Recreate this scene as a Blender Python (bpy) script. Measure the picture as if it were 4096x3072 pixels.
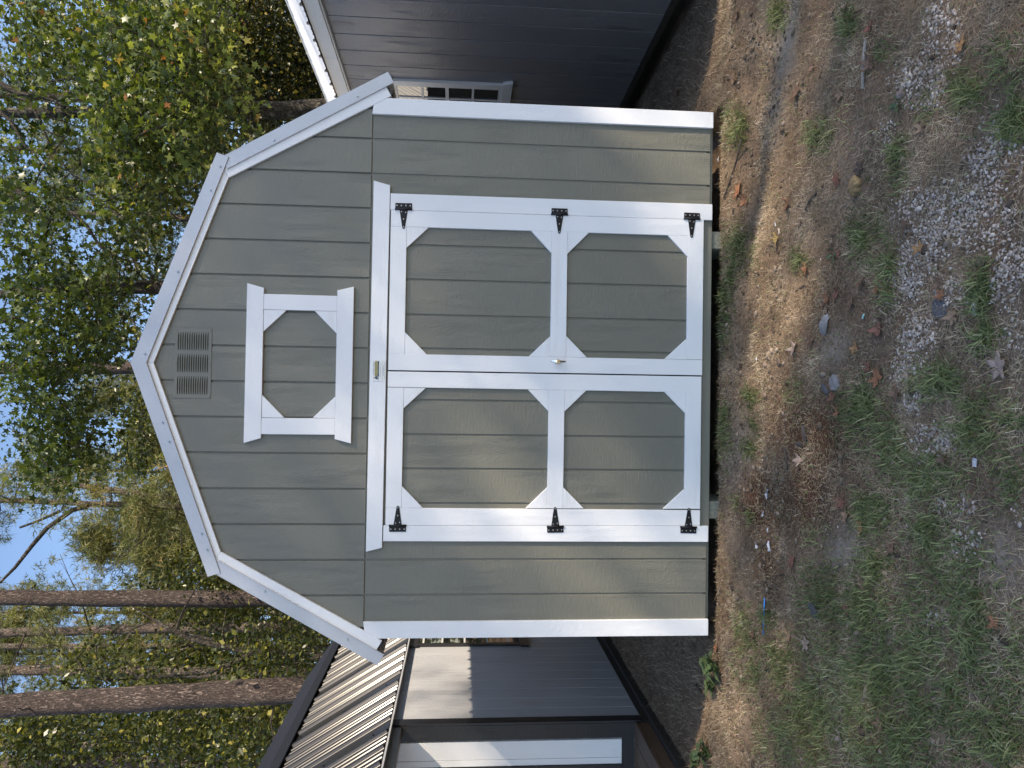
import bpy, math, random
import numpy as np
from mathutils import Vector, Matrix
random.seed(7); rng = np.random.default_rng(11)
scene = bpy.context.scene
for o in list(bpy.data.objects): bpy.data.objects.remove(o)
COL = scene.collection

# ------------------------------------------------------------------ camera
FPX = 2844.4
CAM = np.array([-.154, -4.162, 1.573]); YAW, PITCH, ROLL = .01589, -.07116, .0158
FW = np.array([math.sin(YAW)*math.cos(PITCH), math.cos(YAW)*math.cos(PITCH), math.sin(PITCH)])
_r = np.array([math.cos(YAW), -math.sin(YAW), 0.]); _u = np.cross(_r, FW)
RT = _r*math.cos(ROLL)+_u*math.sin(ROLL); UP = -_r*math.sin(ROLL)+_u*math.cos(ROLL)
cam = bpy.data.cameras.new('camera'); camo = bpy.data.objects.new('camera', cam); COL.objects.link(camo)
cam.sensor_width = 36; cam.lens = 25.0; cam.clip_start = .05; cam.clip_end = 900
# the phone was held upright and the picture stored on its side: world-up points to the left of the frame
X, Y, Z = -UP, RT, -FW
camo.matrix_world = Matrix(((X[0], Y[0], Z[0], CAM[0]), (X[1], Y[1], Z[1], CAM[1]), (X[2], Y[2], Z[2], CAM[2]), (0, 0, 0, 1)))
scene.camera = camo
# ------------------------------------------------------------------ light
SUN = Vector((.657, -.39, .65)).normalized()
world = bpy.data.worlds.new('World'); scene.world = world; world.use_nodes = True
wn = world.node_tree; wn.nodes.clear()
sky = wn.nodes.new('ShaderNodeTexSky'); sky.sky_type = 'NISHITA'; sky.sun_disc = False
sky.sun_elevation = math.asin(SUN.z); sky.sun_rotation = math.atan2(SUN.x, SUN.y)
sky.air_density = 1.0; sky.dust_density = .6; sky.ozone_density = 1.3
bg = wn.nodes.new('ShaderNodeBackground'); bg.inputs['Strength'].default_value = .15
wo = wn.nodes.new('ShaderNodeOutputWorld')
wn.links.new(sky.outputs[0], bg.inputs[0]); wn.links.new(bg.outputs[0], wo.inputs[0])
sl = bpy.data.lights.new('sun', 'SUN'); sl.energy = 4.2; sl.angle = math.radians(.53); sl.color = (1., .84, .64)
so = bpy.data.objects.new('sun', sl); COL.objects.link(so); so.rotation_euler = SUN.to_track_quat('Z', 'Y').to_euler()
so.location = (20, -12, 20)
vs = scene.view_settings; vs.view_transform = 'Standard'; vs.look = 'None'; vs.gamma = 1; vs.use_curve_mapping = False
vs.exposure = .97
scene.render.engine = 'CYCLES'
try:
    scene.cycles.max_bounces = 8; scene.cycles.diffuse_bounces = 4; scene.cycles.transparent_max_bounces = 8
    scene.cycles.sample_clamp_indirect = 6
except Exception: pass

# ------------------------------------------------------------------ measuring helpers
def ray(x, y): return FW*FPX + RT*((3072-y)-1536) - UP*(x-2048)
def at_y(x, y, Yd=0.):
    v = ray(x, y); return CAM + v*(Yd-CAM[1])/v[1]
def at_z(x, y, Zd=0.):
    v = ray(x, y); return CAM + v*(Zd-CAM[2])/v[2]
def project(P):
    v = P-CAM; w = v@FW
    return 2048-FPX*(v@UP)/w, 3072-(1536+FPX*(v@RT)/w)

# ------------------------------------------------------------------ mesh helpers
OFF = {}
def link(o, parent=None):
    COL.objects.link(o)
    if parent is not None:
        o.parent = parent; o.location = tuple(-c for c in OFF.get(parent.name, (0, 0, 0)))
    return o
def thing(name, loc, label, cat, group=None):
    o = bpy.data.objects.new(name, None); COL.objects.link(o); o.location = loc; o.empty_display_size = .2
    OFF[o.name] = tuple(loc); o['label'] = label; o['category'] = cat
    if group: o['group'] = group
    return o
def tag(o, label, cat, group=None):
    o['label'] = label; o['category'] = cat
    if group: o['group'] = group
    return o
class MB:
    def __init__(s): s.v = []; s.f = []
    def poly(s, pts, faces):
        n = len(s.v); s.v += [tuple(p) for p in pts]; s.f += [tuple(n+i for i in f) for f in faces]; return s
    def box(s, x0, x1, y0, y1, z0, z1):
        return s.poly([(x0,y0,z0),(x1,y0,z0),(x1,y1,z0),(x0,y1,z0),(x0,y0,z1),(x1,y0,z1),(x1,y1,z1),(x0,y1,z1)],
                      [(0,3,2,1),(4,5,6,7),(0,1,5,4),(1,2,6,5),(2,3,7,6),(3,0,4,7)])
    def prism(s, pts, a, b, ax='y'):
        # pts: polygon (u,w); extruded between a and b along axis ax
        n = len(pts)
        area = sum(pts[i][0]*pts[(i+1)%n][1]-pts[(i+1)%n][0]*pts[i][1] for i in range(n))
        if area < 0: pts = pts[::-1]
        def P(u, w, t): return (u, t, w) if ax == 'y' else ((t, u, w) if ax == 'x' else (u, w, t))
        V = [P(u, w, a) for u, w in pts]+[P(u, w, b) for u, w in pts]
        F = [tuple(range(n)), tuple(range(2*n-1, n-1, -1))]+[(i, n+i, n+(i+1)%n, (i+1)%n) for i in range(n)]
        if ax == 'x': F = [f[::-1] for f in F]
        if (b < a): F = [f[::-1] for f in F]
        return s.poly(V, F)
    def tube(s, pts, radii, n=8, cap=True):
        pts = [Vector(p) for p in pts]; base = len(s.v); N = len(pts)
        ref = Vector((0, 0, 1))
        d0 = (pts[1]-pts[0]).normalized()
        if abs(d0.z) > .9: ref = Vector((1, 0, 0))
        for i, p in enumerate(pts):
            d = (pts[min(i+1, N-1)]-pts[max(i-1, 0)]).normalized()
            a = d.cross(ref).normalized(); b = d.cross(a).normalized()
            for k in range(n):
                t = 2*math.pi*k/n; q = p+(a*math.cos(t)+b*math.sin(t))*radii[i]; s.v.append(tuple(q))
        for i in range(N-1):
            for k in range(n):
                k2 = (k+1) % n
                s.f.append((base+i*n+k, base+i*n+k2, base+(i+1)*n+k2, base+(i+1)*n+k))
        if cap:
            s.f.append(tuple(base+k for k in range(n))[::-1]); s.f.append(tuple(base+(N-1)*n+k for k in range(n)))
        return s
    def build(s, name, mat, parent=None, bevel=0., smooth=False, kind=None, label=None):
        me = bpy.data.meshes.new(name); me.from_pydata(s.v, [], s.f); me.materials.append(mat)
        if smooth: me.polygons.foreach_set('use_smooth', [True]*len(me.polygons))
        o = bpy.data.objects.new(name, me); link(o, parent)
        if bevel:
            m = o.modifiers.new('bevel', 'BEVEL'); m.width = bevel; m.segments = 1; m.limit_method = 'ANGLE'
        if kind: o['kind'] = kind
        if label: o['label'] = label
        return o
def npmesh(name, V, F, mat, parent=None, tint=None, kind=None, smooth=False, attrs=None):
    V = np.asarray(V, np.float32).reshape(-1, 3); F = np.asarray(F, np.int32)
    k = F.shape[1]; me = bpy.data.meshes.new(name)
    me.vertices.add(len(V)); me.vertices.foreach_set('co', V.ravel())
    me.loops.add(F.size); me.loops.foreach_set('vertex_index', F.ravel())
    me.polygons.add(len(F)); me.polygons.foreach_set('loop_start', np.arange(0, F.size, k, dtype=np.int32))
    me.polygons.foreach_set('loop_total', np.full(len(F), k, np.int32))
    if smooth: me.polygons.foreach_set('use_smooth', np.ones(len(F), bool))
    me.update(calc_edges=True); me.validate(); me.materials.append(mat)
    if tint is not None:
        a = me.attributes.new('tint', 'FLOAT', 'FACE'); a.data.foreach_set('value', np.asarray(tint, np.float32))
    for n_, arr in (attrs or {}).items():
        a = me.attributes.new(n_, 'FLOAT', 'POINT'); a.data.foreach_set('value', np.asarray(arr, np.float32))
    o = bpy.data.objects.new(name, me); link(o, parent)
    if kind: o['kind'] = kind
    return o
def vnoise(x, y, seed=0):
    xi = np.floor(x).astype(np.int64); yi = np.floor(y).astype(np.int64); xf = x-xi; yf = y-yi
    def h(a, b):
        n = (a*374761393+b*668265263+seed*1442695041) & 0x7fffffff
        n = ((n ^ (n >> 13))*1274126177) & 0x7fffffff
        return ((n ^ (n >> 16)) & 0xffff)/65535.
    u = xf*xf*(3-2*xf); v = yf*yf*(3-2*yf)
    return (h(xi, yi)*(1-u)+h(xi+1, yi)*u)*(1-v)+(h(xi, yi+1)*(1-u)+h(xi+1, yi+1)*u)*v
def fbm(x, y, s=1., octv=4, seed=0):
    t = 0; a = .5; tot = 0
    for i in range(octv):
        t = t+a*vnoise(x*s, y*s, seed+i*17); tot += a; a *= .5; s *= 2.03
    return t/tot-.5

# ------------------------------------------------------------------ materials
def newmat(name, rough=.6, spec=.5, metal=0.):
    m = bpy.data.materials.new(name); m.use_nodes = True; nt = m.node_tree; b = nt.nodes['Principled BSDF']
    b.inputs['Roughness'].default_value = rough; b.inputs['Metallic'].default_value = metal
    b.inputs['Specular IOR Level'].default_value = spec
    return m, nt, b
def N(nt, t, **kw):
    n = nt.nodes.new(t)
    for k, v in kw.items():
        if hasattr(n, k): setattr(n, k, v)
        else: n.inputs[k.replace('_', ' ')].default_value = v
    return n
def L(nt, a, b): nt.links.new(a, b)
def ramp(nt, fac, stops):
    r = nt.nodes.new('ShaderNodeValToRGB'); L(nt, fac, r.inputs[0]); cr = r.color_ramp
    while len(cr.elements) < len(stops): cr.elements.new(.5)
    for e, (p, c) in zip(cr.elements, stops): e.position = p; e.color = (*c, 1)
    return r.outputs[0]
def math_(nt, op, a, b=None, c=None):
    n = nt.nodes.new('ShaderNodeMath'); n.operation = op
    for i, v in enumerate((a, b, c)):
        if v is None: continue
        if isinstance(v, (int, float)): n.inputs[i].default_value = v
        else: L(nt, v, n.inputs[i])
    return n.outputs[0]
def painted_wood(name, col, grain='z', rough=.45, strength=.55, dirt=.06, spec=.5, scale=1.):
    """embossed cedar-grain boards under paint: rings, saw marks and fine relief in the bump; slight wear in the colour"""
    m, nt, b = newmat(name, rough, spec)
    tc = N(nt, 'ShaderNodeTexCoord'); oi = N(nt, 'ShaderNodeObjectInfo')
    off = nt.nodes.new('ShaderNodeVectorMath'); off.operation = 'MULTIPLY_ADD'
    cx = N(nt, 'ShaderNodeCombineXYZ'); L(nt, oi.outputs['Random'], cx.inputs[0]); L(nt, oi.outputs['Random'], cx.inputs[2]); L(nt, oi.outputs['Random'], cx.inputs[1])
    L(nt, cx.outputs[0], off.inputs[0]); off.inputs[1].default_value = (17, 9, 31); L(nt, tc.outputs['Object'], off.inputs[2])
    def mp(sc):
        mpn = N(nt, 'ShaderNodeMapping'); L(nt, off.outputs[0], mpn.inputs[0])
        s = {'z': (sc[0], sc[0], sc[1]), 'x': (sc[1], sc[0], sc[0]), 'y': (sc[0], sc[1], sc[0])}[grain]
        mpn.inputs['Scale'].default_value = tuple(v*scale for v in s); return mpn.outputs[0]
    n1 = N(nt, 'ShaderNodeTexNoise', Scale=1., Detail=2., Roughness=.5); L(nt, mp((7, 1.3)), n1.inputs['Vector'])
    wob = N(nt, 'ShaderNodeTexNoise', Scale=1., Detail=3.); L(nt, mp((26, 22)), wob.inputs['Vector'])
    rings = math_(nt, 'FRACT', math_(nt, 'ADD', math_(nt, 'MULTIPLY', n1.outputs[0], 27.), math_(nt, 'MULTIPLY', wob.outputs[0], .9)))
    ringh = math_(nt, 'POWER', rings, 3.)
    msk = N(nt, 'ShaderNodeTexNoise', Scale=1., Detail=1.); L(nt, mp((5, 2.2)), msk.inputs['Vector'])
    mk = nt.nodes.new('ShaderNodeMapRange'); L(nt, msk.outputs[0], mk.inputs[0]); mk.inputs[1].default_value = .44; mk.inputs[2].default_value = .60
    saw = N(nt, 'ShaderNodeTexNoise', Scale=1., Detail=3.); L(nt, mp((22, 95)), saw.inputs['Vector'])
    fine = N(nt, 'ShaderNodeTexNoise', Scale=1., Detail=3.); L(nt, mp((170, 90)), fine.inputs['Vector'])
    h = math_(nt, 'ADD', math_(nt, 'MULTIPLY', math_(nt, 'MULTIPLY', ringh, mk.outputs[0]), 1.0),
              math_(nt, 'ADD', math_(nt, 'MULTIPLY', saw.outputs[0], 1.0), math_(nt, 'MULTIPLY', fine.outputs[0], .7)))
    bp = N(nt, 'ShaderNodeBump'); bp.inputs['Strength'].default_value = strength; bp.inputs['Distance'].default_value = .0016
    L(nt, h, bp.inputs['Height']); L(nt, bp.outputs[0], b.inputs['Normal'])
    bp.inputs['Distance'].default_value = .0026
    big = N(nt, 'ShaderNodeTexNoise', Scale=2.2, Detail=4.); L(nt, tc.outputs['Object'], big.inputs['Vector'])
    t = math_(nt, 'ADD', math_(nt, 'MULTIPLY', big.outputs[0], .7), math_(nt, 'MULTIPLY', oi.outputs['Random'], .3))
    lo = tuple(c*(1-dirt) for c in col); hi = tuple(c*(1+dirt) for c in col)
    L(nt, ramp(nt, t, [(.3, lo), (.7, hi)]), b.inputs['Base Color'])
    rr = nt.nodes.new('ShaderNodeMapRange'); L(nt, fine.outputs[0], rr.inputs[0]); rr.inputs[3].default_value = rough-.08; rr.inputs[4].default_value = rough+.12
    L(nt, rr.outputs[0], b.inputs['Roughness'])
    return m
def metal_sheet(name, col, rough=.35, metal=0., speck=.05, sc=260., spec=.5):
    m, nt, b = newmat(name, rough, spec, metal); tc = N(nt, 'ShaderNodeTexCoord')
    n = N(nt, 'ShaderNodeTexNoise', Scale=sc, Detail=2.); L(nt, tc.outputs['Object'], n.inputs['Vector'])
    n2 = N(nt, 'ShaderNodeTexNoise', Scale=3., Detail=3.); L(nt, tc.outputs['Object'], n2.inputs['Vector'])
    f = math_(nt, 'ADD', math_(nt, 'MULTIPLY', n.outputs[0], .6), math_(nt, 'MULTIPLY', n2.outputs[0], .4))
    L(nt, ramp(nt, f, [(.35, tuple(c*(1-speck) for c in col)), (.65, tuple(min(.9, c*(1+speck)) for c in col))]), b.inputs['Base Color'])
    bp = N(nt, 'ShaderNodeBump'); bp.inputs['Strength'].default_value = .12; bp.inputs['Distance'].default_value = .004
    L(nt, n2.outputs[0], bp.inputs['Height']); L(nt, bp.outputs[0], b.inputs['Normal'])
    return m
def plain(name, col, rough=.6, metal=0., var=.12, sc=40., bump=.1, spec=.5):
    m, nt, b = newmat(name, rough, spec, metal); tc = N(nt, 'ShaderNodeTexCoord')
    n = N(nt, 'ShaderNodeTexNoise', Scale=sc, Detail=4.); L(nt, tc.outputs['Object'], n.inputs['Vector'])
    L(nt, ramp(nt, n.outputs[0], [(.3, tuple(c*(1-var) for c in col)), (.7, tuple(min(1, c*(1+var)) for c in col))]), b.inputs['Base Color'])
    bp = N(nt, 'ShaderNodeBump'); bp.inputs['Strength'].default_value = bump; bp.inputs['Distance'].default_value = .002
    L(nt, n.outputs[0], bp.inputs['Height']); L(nt, bp.outputs[0], b.inputs['Normal'])
    return m
def leafy(name, stops, rough=.5, trans=.45, spec=.3, gain=1.3):
    """leaf: reflecting and light passing through; 'tint' per face picks the leaf's own colour"""
    m, nt, b = newmat(name, rough, spec); at = N(nt, 'ShaderNodeAttribute'); at.attribute_name = 'tint'
    c = ramp(nt, at.outputs['Fac'], stops); L(nt, c, b.inputs['Base Color'])
    tr = nt.nodes.new('ShaderNodeBsdfTranslucent'); mx = nt.nodes.new('ShaderNodeMixRGB'); mx.blend_type = 'MULTIPLY'; mx.inputs[0].default_value = 1
    L(nt, c, mx.inputs[1]); mx.inputs[2].default_value = (gain*1.1, gain*1.15, gain*.35, 1); L(nt, mx.outputs[0], tr.inputs[0])
    ms = nt.nodes.new('ShaderNodeMixShader'); ms.inputs[0].default_value = trans
    L(nt, b.outputs[0], ms.inputs[1]); L(nt, tr.outputs[0], ms.inputs[2]); L(nt, ms.outputs[0], nt.nodes['Material Output'].inputs[0])
    return m
def bark(name, c0, c1, c2, sx=9., sz=2.4):
    m, nt, b = newmat(name, .85, .2); tc = N(nt, 'ShaderNodeTexCoord')
    mp = N(nt, 'ShaderNodeMapping'); mp.inputs['Scale'].default_value = (sx, sx, sz); L(nt, tc.outputs['Object'], mp.inputs[0])
    n = N(nt, 'ShaderNodeTexNoise', Scale=1., Detail=9., Roughness=.62, Distortion=.8); L(nt, mp.outputs[0], n.inputs['Vector'])
    rid = math_(nt, 'ABSOLUTE', math_(nt, 'SUBTRACT', n.outputs[0], .5)); rid = math_(nt, 'MINIMUM', math_(nt, 'MULTIPLY', rid, 9.), 1.)
    n2 = N(nt, 'ShaderNodeTexNoise', Scale=2.6, Detail=5.); L(nt, mp.outputs[0], n2.inputs['Vector'])
    n3 = N(nt, 'ShaderNodeTexNoise', Scale=1.1, Detail=2.); L(nt, tc.outputs['Object'], n3.inputs['Vector'])
    f = math_(nt, 'MULTIPLY', math_(nt, 'ADD', math_(nt, 'MULTIPLY', rid, .55), .45), math_(nt, 'ADD', math_(nt, 'MULTIPLY', n2.outputs[0], .7), math_(nt, 'MULTIPLY', n3.outputs[0], .45)))
    L(nt, ramp(nt, f, [(.2, c0), (.42, c1), (.75, c2)]), b.inputs['Base Color'])
    bp = N(nt, 'ShaderNodeBump'); bp.inputs['Strength'].default_value = 1.; bp.inputs['Distance'].default_value = .035
    L(nt, math_(nt, 'ADD', rid, math_(nt, 'MULTIPLY', n2.outputs[0], .6)), bp.inputs['Height']); L(nt, bp.outputs[0], b.inputs['Normal'])
    return m
GREEN = (.166, .162, .132)
M = dict(
 siding=painted_wood('green_grey_siding_paint', GREEN, 'z', .42, .62, .04),
 green_x=painted_wood('green_grey_board_paint', GREEN, 'x', .5, .3, .08),
 white_z=painted_wood('white_paint_upright_grain', (.76, .765, .78), 'z', .42, .34, .008),
 white_x=painted_wood('white_paint_level_grain', (.76, .765, .78), 'x', .42, .34, .008),
 flash=metal_sheet('white_rake_metal', (.47, .48, .51), .38, .2, .14, 420.),
 roofw=metal_sheet('white_roof_metal', (.60, .60, .59), .35, 0., .03),
 roofd=metal_sheet('charcoal_roof_metal', (.014, .013, .013), .22, .0, .12, 90., .5),
 steel=plain('zinc_screw', (.36, .36, .37), .3, .8, .1),
 chrome=plain('chrome', (.75, .74, .72), .12, 1., .05, 10., 0.),
 brass=plain('brass_lock', (.72, .62, .35), .25, 1., .1, 80., 0.),
 blackm=plain('black_powder_coat', (.009, .009, .011), .5, 0., .2, 300., .2, .3),
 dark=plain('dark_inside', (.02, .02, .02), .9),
 louv=metal_sheet('green_grey_vent_metal', tuple(c*1.0 for c in GREEN), .42, 0., .04),
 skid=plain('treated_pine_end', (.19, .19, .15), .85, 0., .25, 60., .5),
 blue_gray=painted_wood('blue_grey_siding_paint', (.42, .43, .45), 'z', .42, .6, .05),
 navy=painted_wood('charcoal_navy_siding_paint', (.165, .167, .182), 'z', .36, .9, .08, .6),
 black_z=painted_wood('black_trim_paint', (.018, .018, .021), 'z', .38, .5, .1),
 beige_y=painted_wood('off_white_fascia_paint', (.62, .60, .56), 'y', .45, .5, .04),
 greywhite_y=painted_wood('grey_white_trim_paint', (.55, .56, .56), 'y', .4, .5, .04),
 greywhite_z=painted_wood('grey_white_trim_paint_upright', (.55, .56, .56), 'z', .4, .5, .04),
 beam=painted_wood('grey_beam_paint', (.22, .21, .19), 'y', .45, .5, .04),
 deck=painted_wood('brown_stained_deck', (.115, .075, .05), 'y', .6, .6, .25),
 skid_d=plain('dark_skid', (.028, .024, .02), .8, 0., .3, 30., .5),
)
def glassmat():
    m, nt, b = newmat('window_glass', .03, .5); b.inputs['Base Color'].default_value = (.012, .013, .016, 1)
    b.inputs['Coat Weight'].default_value = 1.; b.inputs['Coat Roughness'].default_value = .01; b.inputs['IOR'].default_value = 1.6
    return m
M['glass'] = glassmat()

# ------------------------------------------------------------------ ground
def blobs(px, py, lst):
    m = np.zeros_like(px)
    for cx, cy, rx, ry, w in lst:
        m = np.maximum(m, w*np.exp(-(((px-cx)/rx)**2+((py-cy)/ry)**2)*1.1))
    return m
GRAVEL = [(3770,150,70,150,1),(3690,330,100,110,1),(3600,300,60,60,.6),(3720,870,140,130,1),(3900,860,160,140,.9),(3640,1080,60,130,1),(3710,1000,90,100,.9),(3670,1370,80,130,1),
 (4045,1100,70,170,1),(3740,1770,95,75,1),(4000,600,90,140,.95),(3920,640,60,80,.9),(3605,1480,40,70,.9),(3770,2010,45,45,.8),(3870,2020,50,40,.8),(3860,2170,70,70,.85),(3750,2480,45,50,.7),
 (4070,1350,60,80,.7),(3800,1180,70,70,.7),(3650,1600,50,60,.7),(3560,530,60,60,.5),(4090,2060,60,60,.4),(3980,700,120,110,.8)]
GRASS = [(3110,60,45,70,.9),(3390,110,55,80,.9),(3540,200,50,60,.5),(3280,540,65,70,.8),(3870,370,80,90,.9),(4060,480,70,100,1),(3600,650,45,130,.8),(3700,420,50,60,.6),(3200,1040,45,60,.6),(3470,960,80,110,.95),
 (3560,1100,50,130,.9),(3930,1170,55,130,1),(3950,1380,55,80,.9),(3760,1520,120,80,1),(3450,1650,100,130,.95),(3560,1790,70,120,.95),(3700,1900,170,130,.95),(3500,2060,80,90,1),(3700,2130,90,90,1),(3500,2270,80,90,.9),
 (3600,2780,420,400,1.),(3250,2880,150,240,.85),(3800,2300,200,200,.7),(3450,2450,160,160,.8),(3980,2900,160,260,.9),(3900,2600,150,200,.8),(3900,1700,120,150,.9),(4050,1800,90,220,.8),(2945,500,50,90,.9),(2960,1000,65,110,.85),(2900,1240,45,160,.8),(2905,1730,30,130,.8),(3010,1600,40,60,.8),(3000,1790,40,50,.8),
 (3010,2650,70,120,.8),(2985,2470,60,60,.7),(3070,2480,50,60,.8),(3130,2650,60,120,.8),(3270,2140,60,60,.5),(3880,2400,120,120,.7),(4050,2700,120,250,.7),(3300,2400,120,160,.7),(4020,250,90,120,.6),(3180,1560,40,60,.7),(3150,2950,120,150,.7)]
SANDY = [(3130,180,70,220,.9),(3110,420,50,170,.8),(3340,1400,60,90,.9),(2970,1850,65,150,1),(3370,2200,95,90,.9),(4010,2250,100,160,.8),(3230,1000,60,150,.3),(2930,2150,50,110,.6),(3380,700,120,200,.3)]
RED = [(3250,1750,170,190,1),(3060,2020,120,200,.9),(3220,1980,120,190,1),(3080,2280,70,200,.8),(3350,1180,120,120,.5),(2950,800,60,200,.4),(3450,1450,80,100,.4),(2880,2500,60,200,.4)]
def height(x, y):
    near = np.exp(-((x/6)**2+((y+1)/5)**2))
    h = .05*fbm(x, y, .45, 3, 3)+.030*fbm(x, y, 2.1, 4, 5)*near+.030*fbm(x, y, 9., 3, 9)*near*(.5+.9*np.exp(-((y+.35)/.4)**2))+.010*fbm(x, y, 36., 2, 23)*near
    # a low bank in front of the shed, then a shallow wheel rut, then flat
    yb = -.30+.10*np.sin(x*1.7+.6)+.05*np.sin(x*5.1)
    bank = 1/(1+np.exp(-(y-yb)/.05)); h = h+.045*bank*near
    rut = np.exp(-((y-(yb-.13))/.085)**2)*(.55+.45*np.clip((x+.2)/.8, -1, 1)); h = h-.030*rut*near
    under = 1/(1+np.exp(-(y-.075-.10*fbm(x, y*0, 3.1, 3, 19))/.025))*(np.abs(x) < 1.62); h = h-.12*under
    side = np.clip((np.abs(x)-1.7)/.4, 0, 1)*np.clip((y+.2)/.5, 0, 1); h = h-.05*side
    far = np.clip((y-6)/30, 0, 1); h = h+far*.4*fbm(x, y, .08, 2, 31)
    return h
def axis(lo, hi, step, out, n):
    a = np.arange(lo, hi+step/2, step); g = np.geomspace(step*2, out, n)
    return np.concatenate([lo-g[::-1], a, hi+g])
gx = axis(-2.7, 2.7, .0165, 180, 34); gy = axis(-2.5, 1.2, .0165, 180, 34)
GX, GY = np.meshgrid(gx, gy); HX = height(GX, GY)
V = np.stack([GX, GY, HX], -1).reshape(-1, 3)
nx, ny = len(gx), len(gy); ii = np.arange((ny-1)*(nx-1)); r_ = ii//(nx-1); c_ = ii % (nx-1); a_ = r_*nx+c_
F = np.stack([a_, a_+1, a_+nx+1, a_+nx], -1)
front = V[:, 1] < 3.2
px = np.full(len(V), -9999.); py_ = np.full(len(V), -9999.)
ok = front & (V[:, 1] > -3.0) & (np.abs(V[:, 0]) < 6)
px[ok], py_[ok] = project(V[ok])
def gmat():
    m, nt, b = newmat('soil_with_thatch', .93, .15); tc = N(nt, 'ShaderNodeTexCoord')
    n1 = N(nt, 'ShaderNodeTexNoise', Scale=3., Detail=8., Roughness=.65); L(nt, tc.outputs['Object'], n1.inputs['Vector'])
    n2 = N(nt, 'ShaderNodeTexNoise', Scale=60., Detail=6., Roughness=.7); L(nt, tc.outputs['Object'], n2.inputs['Vector'])
    n3 = N(nt, 'ShaderNodeTexNoise', Scale=420., Detail=3.); L(nt, tc.outputs['Object'], n3.inputs['Vector'])
    f = math_(nt, 'ADD', math_(nt, 'MULTIPLY', n1.outputs[0], .4), math_(nt, 'ADD', math_(nt, 'MULTIPLY', n2.outputs[0], .45), math_(nt, 'MULTIPLY', n3.outputs[0], .15)))
    base = ramp(nt, f, [(.33, (.055, .036, .024)), (.5, (.165, .115, .078)), (.66, (.33, .245, .175))])
    sand = ramp(nt, f, [(.35, (.15, .117, .088)), (.65, (.33, .275, .22))])
    red = ramp(nt, f, [(.36, (.018, .009, .006)), (.5, (.070, .036, .021)), (.68, (.19, .105, .062))])
    def mix(a, c, att, k):
        at = N(nt, 'ShaderNodeAttribute'); at.attribute_name = att; mx = nt.nodes.new('ShaderNodeMixRGB')
        L(nt, math_(nt, 'MULTIPLY', at.outputs['Fac'], k), mx.inputs[0]); L(nt, a, mx.inputs[1]); L(nt, c, mx.inputs[2]); return mx.outputs[0]
    c = mix(base, sand, 'sandy', 1.); c = mix(c, red, 'red', 1.)
    L(nt, c, b.inputs['Base Color'])
    bp = N(nt, 'ShaderNodeBump'); bp.inputs['Strength'].default_value = .8; bp.inputs['Distance'].default_value = .006
    L(nt, math_(nt, 'ADD', n2.outputs[0], math_(nt, 'MULTIPLY', n3.outputs[0], .5)), bp.inputs['Height']); L(nt, bp.outputs[0], b.inputs['Normal'])
    return m
nz = fbm(V[:, 0], V[:, 1], 6, 4, 77)
g = npmesh('ground', V, F, gmat(), smooth=True, kind='structure',
  attrs={'sandy': np.clip(blobs(px, py_, SANDY)*1.2+nz*.5, 0, 1)*(blobs(px, py_, SANDY) > .05), 'red': np.clip(blobs(px, py_, RED)*1.3+nz*.6, 0, 1)*(blobs(px, py_, RED) > .05)})
def hz(x, y): return float(height(np.array([float(x)]), np.array([float(y)]))[0])
def on_ground(x, y):
    p = at_z(x, y, 0.)
    for _ in range(5): p = at_z(x, y, hz(p[0], p[1]))
    return p

# ------------------------------------------------------------------ middle shed
SH = thing('storage_shed', (0, 0, .09), 'green-grey gambrel barn shed with white trim and double doors, between two darker sheds', 'shed')
HW = 1.56; P0 = .2032; X0 = 1.3243
ROOF = [(-1.52, 2.10), (-1.19, 2.93), (0, 3.37), (1.19, 2.93), (1.52, 2.10)]
def ztop(x, prof): return float(np.interp(x, [p[0] for p in prof], [p[1] for p in prof]))
# body and floor
prof = [(-1.52, .12), (1.52, .12), (1.52, 2.08), (1.18, 2.90), (0, 3.34), (-1.18, 2.90), (-1.52, 2.08)]
MB().prism(prof, .0055, 4.8).build('wall_frame', M['siding'], SH)
MB().box(-1.525, 1.525, .016, 4.79, .082, .128).build('floor_frame', M['green_x'], SH)
MB().box(-1.004, 1.0, .003, .012, .084, .15).build('threshold', M['green_x'], SH, .002)
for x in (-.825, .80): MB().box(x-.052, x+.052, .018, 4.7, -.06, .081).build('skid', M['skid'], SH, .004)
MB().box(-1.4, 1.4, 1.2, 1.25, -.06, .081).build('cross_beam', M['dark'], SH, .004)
gl = .0058
def strips(xs, z0, topf, yf, thick, mat, parent, name='siding_board', pts_extra=()):
    for a, b in zip(xs[:-1], xs[1:]):
        lo, hi = min(a, b)+gl, max(a, b)-gl
        if hi-lo < .006: continue
        br = [x for x in pts_extra if lo+.002 < x < hi-.002]
        top = [(x, topf(x)) for x in [lo]+br+[hi]]
        pts = [(hi, z0), (lo, z0)]+top
        MB().prism(pts, yf, yf+thick).build(name, mat, parent, .0016)
grid = [X0-k*P0 for k in range(-1, 16)]
lowx = sorted([x for x in grid if -1.5 < x < 1.5])
# gable boards stand a little proud of the wall boards
strips([-1.505]+lowx+[1.505], 2.1125, lambda x: ztop(x, ROOF)+.0, -.004, .018, M['siding'], SH, pts_extra=(-1.19, 0, 1.19))
# wall boards either side of the doors
strips([-1.49]+[x for x in lowx if x < -1.1]+[-.985], .10, lambda x: 2.108, 0, .014, M['siding'], SH)
strips([.985]+[x for x in lowx if x > 1.1]+[1.49], .10, lambda x: 2.108, 0, .014, M['siding'], SH)
# corner boards
for s in (-1, 1):
    MB().prism([(s*1.466, .09), (s*1.561, .09), (s*1.561, 2.035), (s*1.52, 2.105), (s*1.466, 2.112)], -.019, .0005).build('corner_board', M['white_z'], SH, .0015)
    MB().box(min(s*1.541, s*1.561), max(s*1.541, s*1.561), .0008, .09, .09, 2.03).build('corner_board', M['white_z'], SH, .0015)
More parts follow.
